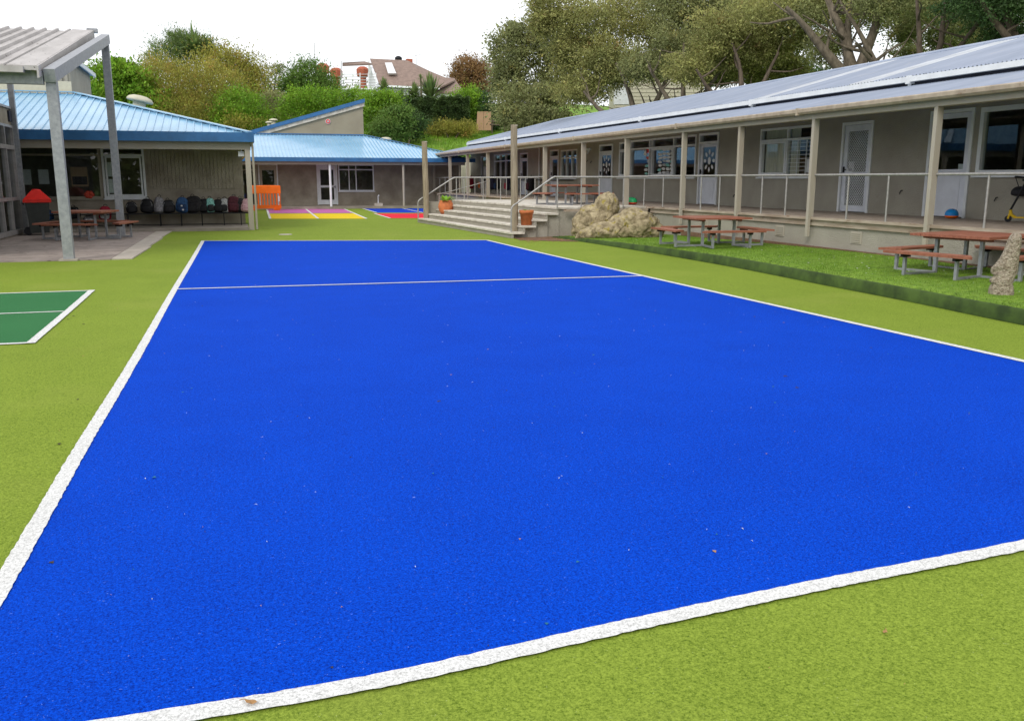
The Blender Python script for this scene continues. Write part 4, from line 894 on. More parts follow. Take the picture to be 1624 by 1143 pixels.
t=MB(); t.tube([(5.98,55.99,5.0),(5.98,55.95,5.0)],.15,18); o=t.build('round_sign','whitep',BB); t=MB(); t.tube([(5.98,55.949,5.0),(5.98,55.935,5.0)],.125,18); t.build('round_sign','binred',BB); t=MB(); t.tube([(5.98,55.934,5.0),(5.98,55.925,5.0)],.07,14); t.build('round_sign','paperg',BB)
vent('small round vent on the far gable roof, higher of the two',tuple(at(434,196,58.5)),.5); 
v=vent('squat vent beside the higher one on the far gable roof',tuple(at(427,199,57.5)),.42)
v=vent('low white vent on the hip of the far blue roof',tuple(at(612,228,54)),.62)
# cream side wall seen through the far verandah
t=thing('cream_wall','pale cream wall beyond the far end of the deck','wall',(13.6,60,0),world=True); mb=MB(); mb.box((12.4,58.5,0),(21,58.7,2.7)); mb.build('wall_panel','cream',t)
for x in (13.2,14.6): mb=MB(); mb.tube([(x,57.9,0),(x,57.9,2.9)],.09,8); mb.build('dark_post','bark',t)
# standpipe
t=thing('drinking_tap','small tap standing on a concrete block by the far building','tap',(7.95,50.1,.12))
mb=MB(); mb.box((-.22,-.18,0),(.22,.18,.16)); mb.build('block','border',t,loc=(0,0,0)); mb=MB(); mb.tube([(0,0,.16),(0,0,.55),(.03,-.06,.6),(.03,-.13,.56)],.025,8); mb.build('tap_pipe','whitep',t,loc=(0,0,0))
# orange barrier
t=thing('plastic_barrier','bright orange slotted plastic barrier in front of the far building','barrier',(1.75,48.3,0))
def bar_body():
    mb=MB(); w=.83
    mb.box((-w,-.09,.09),(w,.09,.27)); mb.box((-w,-.07,.86),(w,.07,1.24)); mb.box((-w,-.09,.06),(-w+.1,.09,.09)); 
    for x in (-.6,.6): mb.box((x-.16,-.22,0),(x+.16,.22,.088))
    for k in range(11):
        x=-w+.06+k*(2*w-.12)/10; mb.box((x-.035,-.05,.27),(x+.035,.05,.86))
    mb.sell((0,0,1.24),(w,.07,.04),.4,20,6)
    return mb
bar_body().build('barrier_body','orange',t,loc=(0,0,0)); mb=MB(); mb.box((.68,-.095,.45),(.76,-.055,.72)); mb.build('reflector','paper',t,loc=(0,0,0))
# ---------------------------------------------------------------- left edge glazed building and steel canopy
G=thing('glazed_building','glazed room with grey aluminium doors at the left edge under the steel canopy','building',(-6,25,0),world=True)
F=FXp(-5.85)
gw=[(20.1,23.0,.06,3.1),(23.05,26.1,.06,3.1),(26.15,29.3,.06,3.1)]
wall_holes(F,20,29.5,0,3.55,.15,gw,'wall','walld',G)
mb=MB(); mb.box((-13.9,20,0),(-6.01,20.15,3.55)); mb.box((-13.9,29.35,0),(-6.01,29.5,3.55)); mb.build('wall','walld',G); mb=MB(); mb.box((-8.5,20.16,0),(-8.4,29.3,3.5)); mb.build('inner_wall','inside',G); mb=MB(); mb.box((-13.9,19.9,3.56),(-5.8,29.6,3.62)); mb.build('flat_roof','alu',G)
for a,b,c,d in gw:
    mb=MB(); f=.07
    fbox(mb,F,a,a+f,-.1,.04,c,d); fbox(mb,F,b-f,b,-.1,.04,c,d); fbox(mb,F,a+f,b-f,-.1,.04,c,c+.12); fbox(mb,F,a+f,b-f,-.1,.04,d-f,d); fbox(mb,F,a+f,b-f,-.1,.045,2.42,2.54); fbox(mb,F,a+f,b-f,-.1,.045,1.0,1.09)
    n=3
    for k in range(1,n): u=a+(b-a)*k/n; fbox(mb,F,u-.035,u+.035,-.1,.038,c+.12,d-f)
    w=mb.build('door_frame','alu',G)
    for k in range(n):
        u0=a+f+(b-a-2*f)*k/n; u1=a+f+(b-a-2*f)*(k+1)/n
        for z0,z1 in ((c+.12,1.0),(1.09,2.42),(2.54,d-f)):
            mb=MB(); mb.poly([F(u0,-.03,z0),F(u1,-.03,z0),F(u1,-.03,z1),F(u0,-.03,z1)]); mb.build('pane','glass',w)
mb=MB(); mb.box((-5.84,29.32,0),(-5.7,29.48,4.3)); mb.build('corner_post','galv',G)
mb=MB(); mb.box((-5.85,29.0,3.2),(-5.80,29.3,3.5)); mb.build('panel','dark',G)
C=thing('steel_canopy','tall galvanised steel canopy with weathered sloping sheet roof at left','canopy',(-3.1,19.6,0),world=True)
def zc_(y): return 3.50+(y-19.3)*(5.34-3.50)/(27.6-19.3)
for x,y in ((-3.13,19.62),(-2.98,27.55)):
    mb=MB(); mb.box((x-.095,y-.095,.02),(x+.095,y+.095,zc_(y)-.12)); mb.build('post','galv',C)
    mb=MB(); mb.box((x-.17,y-.17,.0),(x+.17,y+.17,.035)); mb.build('base_plate','border',C)
mb=MB(); mb.bar((-3.13,19.45,zc_(19.45)),(-2.97,27.75,zc_(27.75)),.2,.24); mb.build('rafter_beam','galv',C)
mb=MB(); mb.box((-3.24,19.5,3.24),(-3.02,19.51,3.3)); 
mb=MB(); mb.box((-13,19.45,3.37),(-3.25,19.6,3.62)); mb.build('cross_beam','galv',C); mb=MB(); mb.box((-13,27.5,5.1),(-3.1,27.65,5.26)); mb.build('cross_beam','galv',C)
for x in (-6.2,-9.5,-12.8): mb=MB(); mb.bar((x,19.6,zc_(19.6)-.02),(x,27.6,zc_(27.6)-.02),.1,.12); mb.build('rafter_beam','galv',C)
mb=MB(); mb.box((-13,19.16,3.55),(-3.52,19.34,3.66)); mb.build('gutter','oldroof',C)
zz=lambda y:zc_(y)+.155
x=-3.32; k=0
def pan(x0,x1,h0,h1,nm,m='oldroof'):
    mb=MB(); mb.hexa([(x0,19.2,zz(19.2)-.03),(x1,19.2,zz(19.2)-.03),(x1,27.9,zz(27.9)-.03),(x0,27.9,zz(27.9)-.03)],[(x0,19.2,zz(19.2)+h0),(x1,19.2,zz(19.2)+h1),(x1,27.9,zz(27.9)+h1),(x0,27.9,zz(27.9)+h0)]); mb.build(nm,m,C)
pan(-3.80,-3.30,.05,.05,'flashing'); mb=MB(); mb.hexa([(-3.30,19.2,zz(19.2)-.17),(-3.265,19.2,zz(19.2)-.17),(-3.265,27.9,zz(27.9)-.17),(-3.30,27.9,zz(27.9)-.17)],[(-3.298,19.2,zz(19.2)+.045),(-3.265,19.2,zz(19.2)+.045),(-3.265,27.9,zz(27.9)+.045),(-3.298,27.9,zz(27.9)+.045)]); mb.build('fascia','oldroof',C);
x=-3.82
while x>-13: 
    pan(x-.30,x-.105,.0,.0,'roof_pan'); mb=MB(); a=x-.095; 
    mb.hexa([(a-.01,19.2,zz(19.2)-.02),(a+.09,19.2,zz(19.2)-.02),(a+.09,27.9,zz(27.9)-.02),(a-.01,27.9,zz(27.9)-.02)],[(a+.015,19.2,zz(19.2)+.06),(a+.065,19.2,zz(19.2)+.06),(a+.065,27.9,zz(27.9)+.06),(a+.015,27.9,zz(27.9)+.06)]); mb.build('roof_rib','oldroof',C); x-=.30
mb=MB(); mb.box((-3.45,27.86,zz(27.9)-.02),(-3.18,28.02,zz(27.9)+.09)); mb.build('gutter_end','galv',C)
# cream fascia wall behind the canopy beam
# wheelie bin
t=thing('wheelie_bin','dark wheelie bin with bright red domed lid beside the glazed doors','bin',(-5.28,28.75,.022),R(10))
mb=MB(); mb.hexa([(-.24,-.24,.06),(.24,-.24,.06),(.24,.24,.06),(-.24,.24,.06)],[(-.31,-.31,.92),(.31,-.31,.92),(.31,.31,.92),(-.31,.31,.92)]); mb.build('body','bin',t,loc=(0,0,0))
mb=MB(); mb.hexa([(-.36,-.35,.92),(.36,-.35,.92),(.36,.35,.92),(-.36,.35,.92)],[(-.36,-.35,1.0),(.36,-.35,1.0),(.36,.35,1.0),(-.36,.35,1.0)]); mb.hexa([(-.36,-.35,1.001),(.36,-.35,1.001),(.36,.35,1.001),(-.36,.35,1.001)],[(-.12,-.16,1.26),(.12,-.16,1.26),(.12,.16,1.26),(-.12,.16,1.26)]); mb.sell((0,0,1.25),(.13,.17,.045),.7,12,6); mb.build('lid','binred',t,loc=(0,0,0))
for y in (-.2,.2):
    mb=MB(); mb.tube([(-.30,y-.03,.11),(-.30,y+.03,.11)],.11,14); mb.build('wheel','black',t,loc=(0,0,0))
mb=MB(); mb.tube([(-.34,-.22,.86),(-.38,-.22,.9),(-.38,.22,.9),(-.34,.22,.86)],.018,6); mb.build('handle','bin',t,loc=(0,0,0))
# orange paper flower on sill
t=MB(); 
for a in range(6): t.sell((math.cos(a)*.09,0,.1+math.sin(a)*.07),(.07,.03,.06),.9,10,6)
o=t.build('paper_decoration','hred',loc=(-4.35,32.14,1.0)); tag(o,'orange red paper decoration on the sill behind the patio table','decoration')
# ---------------------------------------------------------------- hill house
def P3(u,v,d): return at(u,v,d)
HR=YAW-R(0)   # houses face the camera roughly
H=thing('hill_house','hilltop villa with brown tiled roof, skylight and white weatherboards','house',tuple(at(640,200,85)))
hb=at(640,200,85); 
def hl(u,v,dd=0):  # pixel in the picture plane at depth 85+dd, relative to the house base
    return at(u,v,85+dd)-hb
def face(pts,nm,m,par=H,th=None):
    mb=MB()
    if th is None: mb.poly(pts)
    else:
        t=Vector(th); n=len(pts); mb.add(list(pts)+[p+t for p in pts],[tuple(range(n)),tuple(range(2*n-1,n-1,-1))]+[(i,(i+1)%n,n+(i+1)%n,n+i) for i in range(n)])
    return mb.build(nm,m,par,loc=(0,0,0))
away=Vector((math.sin(YAW),math.cos(YAW),0)); down=Vector((0,0,-.15))
rf=face([hl(598,134),hl(696,139),hl(646,96,4),hl(584,93,4)],'roof','houseroof',th=down)
face([hl(696,139),hl(722,127,3),hl(703,123,4),hl(646,96,4)],'roof','houseroof',th=down)
face([hl(688,146,1),hl(736,146,1),hl(720,124,4),hl(690,122,4)],'roof','houseroof',th=down)
face([hl(600,136,.3),hl(690,140,.3),hl(690,180,.3),hl(600,180,.3)],'wall','wboard',th=away*.3)
face([hl(584,94,4.2),hl(584,150,4.2),hl(598,150,.4),hl(598,136,.4)],'gable_wall','wboard',th=away*.2+Vector((.3,0,0)))
face([hl(583,92,3.9),hl(586,92,3.9),hl(601,134,-.2),hl(597,134,-.2)],'barge_board','whitep',th=away*.1)
face([hl(598,134.5,-.3),hl(697,139.5,-.3),hl(697,142,-.3),hl(598,137.5,-.3)],'gutter','whitep',th=away*.15)
face([hl(611,102,3.0),hl(622,102,3.0),hl(629,119,1.2),hl(616,119,1.2)],'skylight','paper',th=Vector((0,0,.12))-away*.25)
face([hl(688,148,1.2),hl(736,148,1.2),hl(736,176,1.2),hl(688,176,1.2)],'wall','wboard',th=away*.3)
for i in range(8): face([hl(600,143+i*3.6,.2),hl(690,145+i*3.6,.2),hl(690,145.7+i*3.6,.2),hl(600,143.7+i*3.6,.2)],'weatherboard_lap','paperg',th=away*.05)
face([hl(617,148,.1),hl(636,149,.1),hl(636,162,.1),hl(617,162,.1)],'window','whitep',th=away*.1); face([hl(619,150,-.05),hl(634,151,-.05),hl(634,161,-.05),hl(619,161,-.05)],'window','inside',th=away*.05)
face([hl(668,148,.1),hl(678,149,.1),hl(678,170,.1),hl(668,170,.1)],'window','whitep',th=away*.1)
mb=MB(); mb.box((-.3,-.3,-1),(.3,.3,.6)); mb.v=[tuple(Vector(v)+hl(649,104,5)) for v in mb.v]; mb.build('chimney','chim',H,loc=(0,0,0))
mb=MB(); mb.lathe([(.15,-.4),(.15,0),(.35,.05),(.38,.3),(.2,.45),(0,.5)],n=12); mb.v=[tuple(Vector(v)+hl(632,97,5)) for v in mb.v]; mb.build('turbine_vent','black',H,loc=(0,0,0))
# balcony with rails
face([hl(533,142,-1),hl(598,142,-1),hl(598,160,-1),hl(533,160,-1)],'balcony_wall','wboard',th=away*5)
face([hl(533,140,-1.2),hl(598,140,-1.2),hl(598,142,-1.2),hl(533,142,-1.2)],'balcony_edge','whitep',th=away*5)
for v in (118,122.5,127,131.5,136): mb=MB(); mb.bar(hl(546,v,-1),hl(596,v,-1),.05,.06); mb.bar(hl(536,v+5,3),hl(546,v,-1),.05,.06); mb.build('balcony_rail','paperg',H,loc=(0,0,0))
for u in (546,558,571,584,596): mb=MB(); mb.bar(hl(u,116,-1),hl(u,141,-1),.07,.07); mb.build('balcony_post','whitep',H,loc=(0,0,0))
face([hl(543,103,-.5),hl(543,99.5,-.5),hl(578,97.5,2),hl(590,101,2)],'awning','houseroof',th=down)
for u in (541,): mb=MB(); mb.tube([hl(u,97,-.6),hl(u,141,-.6)],.05,6); mb.build('awning_pole','paperg',H,loc=(0,0,0))
face([hl(500,146,3),hl(535,144,3),hl(600,140,1),hl(600,143,1),hl(535,147,3),hl(500,149,3)],'lean_to_roof','whitep',th=away*.3)
for i,(u,v,l) in enumerate([(512,101,'leftmost red octagonal chimney of the hill house, highest of three'),(533,108,'middle red octagonal chimney of the hill house behind a thin pole'),(575,106,'red octagonal chimney standing behind the white balcony rails')]):
    p=at(u,v,92); t=thing('chimney',l,'chimney',tuple(p-Vector((0,0,2.6))),group='red chimneys of the hill house'); mb=MB(); mb.lathe([(.36,0),(.36,1.9)],n=8,sm=False); mb.build('stack','chim',t,loc=(0,0,0))
    mb=MB(); mb.lathe([(.36,1.5),(.62,1.65),(.66,2.3),(.5,2.5),(.3,2.6),(0,2.6)],n=8,sm=False); mb.build('chimney_top','chim',t,loc=(0,0,0))
p=at(502,150,90); t=MB(); t.tube([(0,0,0),(0,0,5.0)],[.07,.03],6); 
for z in (2.2,3.1,3.9): t.bar((-.25,0,z),(.25,0,z),.02,.02)
o=t.build('antenna_mast','rail',loc=tuple(p)); tag(o,'tall thin antenna mast rising above the trees left of the chimneys','antenna')
p=at(660,96,88); t=MB(); t.tube([(0,0,-3),(0,0,.5)],.03,5); t.bar((-.6,0,.35),(.6,0,.6),.03,.03); o=t.build('tv_aerial','rail',loc=tuple(p)); tag(o,'small television aerial above the hill house roof','antenna')
# tan ply panel by the hedge, low fence beside it
p=at(767,205,74); t=thing('plywood_screen','tan plywood screen of two sheets standing on the grass bank by the hedge','screen',tuple(p),-YAW)
for x in (-.32,.32): mb=MB(); mb.hexa([(x-.31,-.03,-.1),(x+.31,-.03,-.1),(x+.31,.03,-.1),(x-.31,.03,-.1)],[(x-.31+(.12 if x<0 else 0),-.03,1.42),(x+.31,-.03,1.42),(x+.31,.03,1.42),(x-.31+(.12 if x<0 else 0),.03,1.42)]); mb.build('panel','ply',t,loc=(0,0,0))
p=at(800,200,72); t=thing('low_fence','low dark rail fence right of the plywood screen','fence',tuple(p),-YAW)
for x in (-1,0,1): mb=MB(); mb.box((x-.05,-.05,-.6),(x+.05,.05,.5)); mb.build('post','bark',t,loc=(0,0,0))
for z in (.05,.3): mb=MB(); mb.box((-1.2,-.09,z),(1.2,-.052,z+.12)); mb.build('fence_rail','bark',t,loc=(0,0,0))
# cream weatherboard house behind the big trees
p=at(1045,175,64); t=thing('cream_house','cream weatherboard house glimpsed between trunks behind the long roof','house',tuple(p),-YAW)
mb=MB(); mb.box((-3.2,0,-3),(3.2,4,3.0)); mb.build('wall','cream',t,loc=(0,0,0))
for i in range(14): mb=MB(); mb.box((-3.2,-.03,-.6+i*.26),(3.2,-.002,-.57+i*.26)); mb.build('weatherboard_lap','trim',t,loc=(0,0,0))
mb=MB(); mb.hexa([(-3.5,-.3,3.0),(3.5,-.3,3.0),(3.5,4.3,3.0),(-3.5,4.3,3.0)],[(-3.4,1.8,4.2),(3.4,1.8,4.2),(3.4,2.2,4.2),(-3.4,2.2,4.2)]); mb.build('roof','houseroof',t,loc=(0,0,0))
mb=MB(); mb.box((-3.3,-.05,.4),(-2.2,-.031,2.2)); mb.build('window','whitep',t,loc=(0,0,0))

# ---------------------------------------------------------------- vegetation
rs=np.random.RandomState(11)
def leaves(name,clumps,size,m,parent,sub=26,spread=.28,droop=0.,seed=0,aspect=.5,surf=.55,up=.35):
    """clumps: (centre, radii, count). Leaves gather in small tufts through each ellipsoid, mostly near its skin."""
    r=np.random.RandomState(seed+5); Vs=[]
    for c,rad,cnt in clumps:
        c=np.array(c); rad=np.array(rad,dtype=float); k=max(3,int(cnt/sub))
        d=r.randn(k,3); d/=np.linalg.norm(d,axis=1)[:,None]; rr=(surf+(1-surf)*r.rand(k))**.8
        # lumpy outline
        rr*=1+.22*np.sin(d[:,0]*5+seed)+.18*np.sin(d[:,2]*7+seed*2)
        tc=c+d*rr[:,None]*rad; n=int(cnt/k)
        tc=np.repeat(tc,n,0); dd=np.repeat(d,n,0); N_=len(tc)
        sp=rad.mean()*spread*(0.6+.8*np.repeat(r.rand(k),n))
        p=tc+r.randn(N_,3)*sp[:,None]*np.array([1,1,.6]); p[:,2]-=droop*np.abs(r.randn(N_))*sp
        ax=dd*.5+r.randn(N_,3)*.7+np.array([0,0,up-droop]); ax/=np.linalg.norm(ax,axis=1)[:,None]
        q=np.cross(ax,r.randn(N_,3)); q/=np.linalg.norm(q,axis=1)[:,None]+1e-9
        L_=size*.9*(.6+.8*r.rand(N_))[:,None]; w=q*L_*aspect*.5
        V=np.empty((N_,4,3)); V[:,0]=p; V[:,1]=p+ax*L_*.5+w; V[:,2]=p+ax*L_; V[:,3]=p+ax*L_*.5-w
        Vs.append(V.reshape(-1,3))
    V=np.concatenate(Vs); F_=np.arange(len(V)).reshape(-1,4)
    return mesh_np(name,V,F_,m,parent)
def limb(mb,p,d,l,r0,r1,seg=5,wob=.12,rng=random):
    pts=[Vector(p)]; d=Vector(d).normalized(); rr=[r0]
    for i in range(seg):
        d=(d+Vector((rng.uniform(-wob,wob),rng.uniform(-wob,wob),rng.uniform(-wob*.5,wob)))).normalized()
        pts.append(pts[-1]+d*l/seg); rr.append(r0+(r1-r0)*(i+1)/seg)
    mb.tube(pts,rr,7); return pts[-1],d,pts
def tree(label,base,trunk_h,dirs,crown,leafn,size,m,bark='bark',r0=.35,seed=1,name='tree',group='trees behind the long roof',cat='tree',twigs=True,droop=.2,sub=42,spread=.2,surf=.35,show=0):
    """dirs: limbs (dx,dy,dz,len). crown: extra clumps relative to base (x,y,z,rx,ry,rz,weight)."""
    rng=random.Random(seed); t=thing(name,label,cat,base,group=group); mb=MB(); top,_,_=limb(mb,(0,0,-.6),(rng.uniform(-.08,.08),0,1),trunk_h+.6,r0,r0*.72,5,.06,rng)
    cl=[]
    for dx,dy,dz,ln in dirs:
        e,d,pts=limb(mb,top-Vector((0,0,.15)),(dx,dy,dz),ln,r0*.68,r0*.2,7,.16,rng)
        for q in range(4 if twigs else 0):
            s=pts[rng.randint(2,6)]; dd=Vector((rng.uniform(-1,1),rng.uniform(-1,1),rng.uniform(-.1,.9))); e2,_,_=limb(mb,s,dd,ln*rng.uniform(.35,.6),r0*.2,r0*.05,5,.25,rng)
            rr_=ln*rng.uniform(.2,.3)
            if not show: cl.append((e2,(rr_*1.15,rr_*1.15,rr_*.75),1.0))
        rr_=ln*.3; cl.append((e+Vector((math.sin(YAW),math.cos(YAW),.1))*show,(rr_*1.2,rr_*1.2,rr_*.8),.9))
    mb.build('trunk',bark,t,loc=(0,0,0))
    for x,y,z,rx,ry,rz,w in crown: cl.append((Vector((x,y,z)),(rx,ry,rz),w))
    W_=sum(c[2] for c in cl); leaves('crown',[(tuple(c[0]),c[1],max(60,1.6*leafn*c[2]/W_)) for c in cl],size,m,t,sub=sub,spread=spread,droop=droop,seed=seed,surf=surf)
    return t
def rt(dx,dz,dd=0):   # right of camera axis, up, away -> local vector
    return (dx*math.cos(YAW)+dd*math.sin(YAW),-dx*math.sin(YAW)+dd*math.cos(YAW),dz)
def crownpx(base,d,blobs):
    """blobs (u,v,ru,rv,dd,weight): crown lumps given where they show, at their own depth d+dd"""
    out=[]
    for u,v,ru,rv,dd,w in blobs:
        p=at(u,v,d+dd)-Vector(base); k=(d+dd)/1400; out.append((p.x,p.y,p.z,ru*k,max(ru,rv)*k*.9,rv*k,w))
    return out
def gbase(u,d):
    p=at(u,284,d); return (p.x,p.y,hill_z(p.x,p.y))
# big trees behind the long block, left to right
def bt(label,u,d,th,dirs,blobs,n,size,m,bark='bark',r0=.35,seed=1,back=0,**k):
    blobs=[(q[0],q[1],q[2],q[3],q[4]+back,q[5]) for q in blobs]
    b=gbase(u,d); rd=[(*rt(a,c,e)[:2],c,l) for a,c,e,l in dirs]
    return tree(label,b,th,rd,crownpx(b,d,blobs),n,size,m,bark,r0,seed,show=back,**k)
bt('dense dark olive tree left of the others, its foliage reaching down to the roof end',835,60,3.2,[(-.6,1,0,3),(.5,1,.3,3.5),(.1,1,-.3,4)],
   [(810,80,38,42,0,2.2),(808,130,32,40,0,2.0),(830,170,50,34,-2,2.5),(880,120,48,55,1,3),(870,60,50,40,0,2.4),(850,190,45,24,-3,1.6),(812,188,18,24,-2,.8),(818,52,20,20,0,.6)],36000,.20,'olive',seed=2,twigs=False)
bt('large spreading olive green tree with pale forked trunk low over the roof',1006,50,3.9,[(-.8,.55,-.2,4.2),(-.35,1,.2,4.5),(.4,1,0,4.5),(.9,.6,.3,3.6)],
   [(870,10,40,28,0,1.3),(930,40,60,50,0,3),(1000,20,60,50,2,3),(960,95,55,40,-1,2.3),(905,85,40,36,1,1.6),(1060,60,55,60,0,3),(940,140,40,18,2,.9),(985,112,40,22,0,1.0),(905,140,34,20,1,.9),(1055,98,32,20,2,.7),(860,40,24,22,0,.8)],60000,.155,'olive2','barkp',.34,3,back=1.7,surf=.3,group='trees behind the long roof')
bt('tall tree with upright pale trunk right of the low forked one',1092,47,4.6,[(-.7,.8,0,3.4),(.1,1,.2,4),(.7,.7,-.2,3.5)],
   [(1080,0,60,40,0,2.4),(1130,50,50,50,1,2.6),(1100,80,36,28,2,1),(1160,95,40,30,0,1.5),(1170,20,50,40,0,2)],42000,.15,'olive','barkp',.26,4,back=1.7,surf=.3)
bt('broad yellow olive tree with short dark trunk in the middle of the roof line',1172,43,4.7,[(-.9,.5,0,3.4),(-.3,1,.2,3.5),(.5,.9,0,3.2)],
   [(1150,60,50,50,-1,2.4),(1215,50,55,55,0,3),(1170,100,40,22,0,1.2),(1205,118,40,18,1,1.0),(1140,122,30,16,2,.6),(1250,112,38,26,1,1.5),(1235,0,60,40,1,2),(1110,105,30,20,1,.8)],46000,.14,'olive2','bark',.27,5,back=1.7,surf=.3)
bt('massive tree with thick grey trunk splitting into three heavy limbs above the roof',1342,39,5.3,[(-.75,.72,0,4.6),(-.1,1,.1,5),(.08,1,0,5.2),(-.5,1,.3,4)],
   [(1290,-5,70,35,0,2.6),(1370,-15,70,40,0,2.6),(1270,60,26,26,1,.8),(1230,70,24,34,2,.9),(1430,10,50,25,0,1.3),(1345,25,30,20,2,.5)],34000,.13,'olive2','barkp',.42,6,back=3.6,surf=.2,spread=.24)
bt('leaning tree with long limb sloping up left just right of the massive one',1412,38.5,4.6,[(-.45,1,.1,4.8),(-.55,.9,.1,3.0)],
   [(1400,0,40,30,1,1.2),(1440,40,30,24,2,.7),(1445,85,30,16,4,.8)],14000,.13,'olive','barkp',.26,7,back=3.6,surf=.2,spread=.24)
bt('gnarled dark multi stemmed tree with bare branches spreading right',1455,36,4.7,[(.8,.45,0,4.2),(-.35,1,.1,3.8),(.2,1,.1,4.4),(.5,.8,-.2,4)],
   [(1480,10,60,30,0,1.8),(1540,20,50,36,0,1.8),(1500,65,35,22,1,.8),(1550,75,40,16,1,.9),(1440,50,30,20,2,.6)],30000,.125,'olive','bark',.24,8,back=3.6,surf=.2,spread=.26)
bt('dark leaved tree at the right edge of the frame above the roof',1625,33,5.2,[(-.7,.6,0,3.5),(0,1,0,4),(-.3,1,.2,4)],
   [(1600,30,50,45,0,2.5),(1650,0,60,50,0,2),(1560,15,40,30,1,1.2),(1595,62,35,14,0,.9)],26000,.12,'deep','bark',.26,9,surf=.25,spread=.24)
bt('far pale tree seen through the gaps behind the heavy trunks',1290,60,4,[(0,1,0,3),(-.5,1,0,3)],[(1245,90,26,26,0,1),(1520,55,50,30,4,1.6),(1320,10,70,34,4,2),(1430,30,60,34,6,1.5)],11000,.2,'deep','bark',.3,10,surf=.1,spread=.5)
# left trees and shrubs
GL='trees beyond the left buildings'
def bush(label,u,d,blobs,n,size,m,seed,name='bush',cat='bush',group='shrubs on the bank',**k):
    b=gbase(u,d); t=thing(name,label,cat,b,group=group); mb=MB(); rng=random.Random(seed)
    for x,y,z,rx,ry,rz,w in crownpx(b,d,blobs):
        mb.tube([(x*.2,y*.2,-.3),(x*.6,y*.6,z*.5),(x,y,z)],[.09,.07,.03],6)
    mb.build('stem','bark',t,loc=(0,0,0))
    cl=crownpx(b,d,blobs); W_=sum(c[6] for c in cl); leaves('foliage',[((c[0],c[1],c[2]),c[3:6],max(60,n*c[6]/W_)) for c in cl],size,m,t,seed=seed,**k); return t
bush('lush bright green tree at the far left behind the clerestory',185,60,[(165,135,34,32,0,2),(205,140,36,36,0,2.4),(190,115,24,20,0,1),(150,165,30,30,-2,1.2),(230,170,30,34,0,1)],16000,.26,'bright',21,'leafy_tree','tree',GL,surf=.6)
bush('wide golden green bamboo thicket behind the left blue roof',300,62,[(270,135,54,38,0,3.5),(230,165,34,34,0,1.6),(330,150,50,46,0,3.2),(290,180,60,28,-1,2.4),(345,125,30,26,2,1.2),(250,118,30,20,2,1),(380,200,30,20,-2,.8)],52000,.17,'bamboo',22,'bamboo_thicket','bamboo',GL,surf=.6,up=.9,aspect=.3,spread=.24)
bush('spiky dark grey green tree poking above the bamboo',285,74,[(300,80,34,26,0,2),(262,92,26,24,0,1.4),(325,76,16,16,0,.6),(285,65,20,10,0,.5)],15000,.26,'palm',23,'spiky_tree','tree',GL,surf=.45,up=.7,aspect=.2)
bush('loose golden olive tree right of the spiky one',365,72,[(350,95,34,22,0,1.6),(385,108,30,24,0,1.4),(400,132,26,24,0,1)],12000,.19,'bamboo',24,'olive_tree','tree',GL,surf=.2,spread=.4)
bush('thin dark sparse tree with see-through crown above the far gable',432,78,[(420,125,22,26,0,1),(440,108,12,9,0,.35),(405,150,24,24,0,1),(450,140,16,20,0,.5),(385,160,26,22,-2,.8)],7500,.18,'olive',25,'sparse_tree','tree',GL,surf=.1,spread=.45)
bush('rounded mid green tree below the antenna mast',490,76,[(488,128,34,26,0,2),(515,140,26,20,0,1),(468,142,20,20,0,.8)],14000,.2,'midg',26,'round_tree','tree',GL,surf=.6)
bush('bright green shrub left of the small gable vents',380,61,[(380,170,34,26,0,2),(365,190,28,20,0,1.2),(400,190,28,20,0,1)],13000,.16,'bright',27,surf=.65)
bush('dark brownish shrub behind the small gable vents',438,66,[(435,165,26,20,0,1.4),(420,195,30,20,0,1),(450,185,26,20,0,1)],9000,.16,'olive',28,surf=.6)
bush('yellow green hedge shrub directly above the blue gable roof',492,63,[(480,160,28,18,0,1.6),(510,158,30,16,0,1.4),(465,180,24,20,0,1),(545,160,24,14,1,1),(570,152,18,12,1,.6)],15000,.15,'bright',29,surf=.6)
bush('glossy green shrub at the high end of the gable',600,62,[(598,172,22,26,0,1.6),(592,195,20,22,0,1),(615,165,20,20,0,1)],12000,.16,'bright',30,surf=.6)
bush('rounded fresh green bush low beside the gable wall',625,60,[(628,195,24,24,0,1.6),(612,208,22,18,-1,1),(638,182,14,14,0,.6)],13000,.17,'midg',31,surf=.6)
bush('dark foliage mass filling the shade behind the rounded bush',640,67,[(620,185,30,30,2,1),(655,200,20,20,2,.8)],8000,.18,'deep',35,surf=.5)
bush('bright yellow green tree rising at the hedge end above the plywood screen',738,76,[(735,168,28,24,0,1.6),(748,155,18,14,0,.8),(722,182,20,16,0,.8),(745,190,22,20,0,1)],13000,.17,'bright',32,surf=.6)
bush('pale yellow flowering shrub at the foot of the hedge',715,72.5,[(705,205,26,11,0,1.2),(735,205,22,12,0,1),(690,212,16,8,0,.5)],8000,.14,'bamboo',33,surf=.5,up=.8)
bush('round brown autumn tree beside the villa roof',748,92,[(742,112,28,22,0,1.8),(765,125,26,26,0,1.6),(730,130,16,22,0,.8),(755,145,30,18,0,1)],17000,.22,'brown',34,'autumn_tree','tree',GL,surf=.5)
bush('small dark shrub in the shade right of the bright yellow green tree',775,76,[(772,168,18,22,0,1),(785,190,16,18,0,.8)],6000,.18,'deep',36,surf=.5)
bush('green shrub row climbing behind the long hedge',690,78,[(660,170,26,14,0,1),(700,172,26,14,0,1),(640,165,20,14,0,.6)],9000,.18,'midg',37,surf=.5)
bush('distant tree line far behind the left trees',330,110,[(200,150,80,30,0,1),(330,150,80,34,0,1),(450,165,70,26,0,1),(560,160,60,18,0,.8)],14000,.4,'olive',39,'tree_line','tree line',GL,surf=.3)
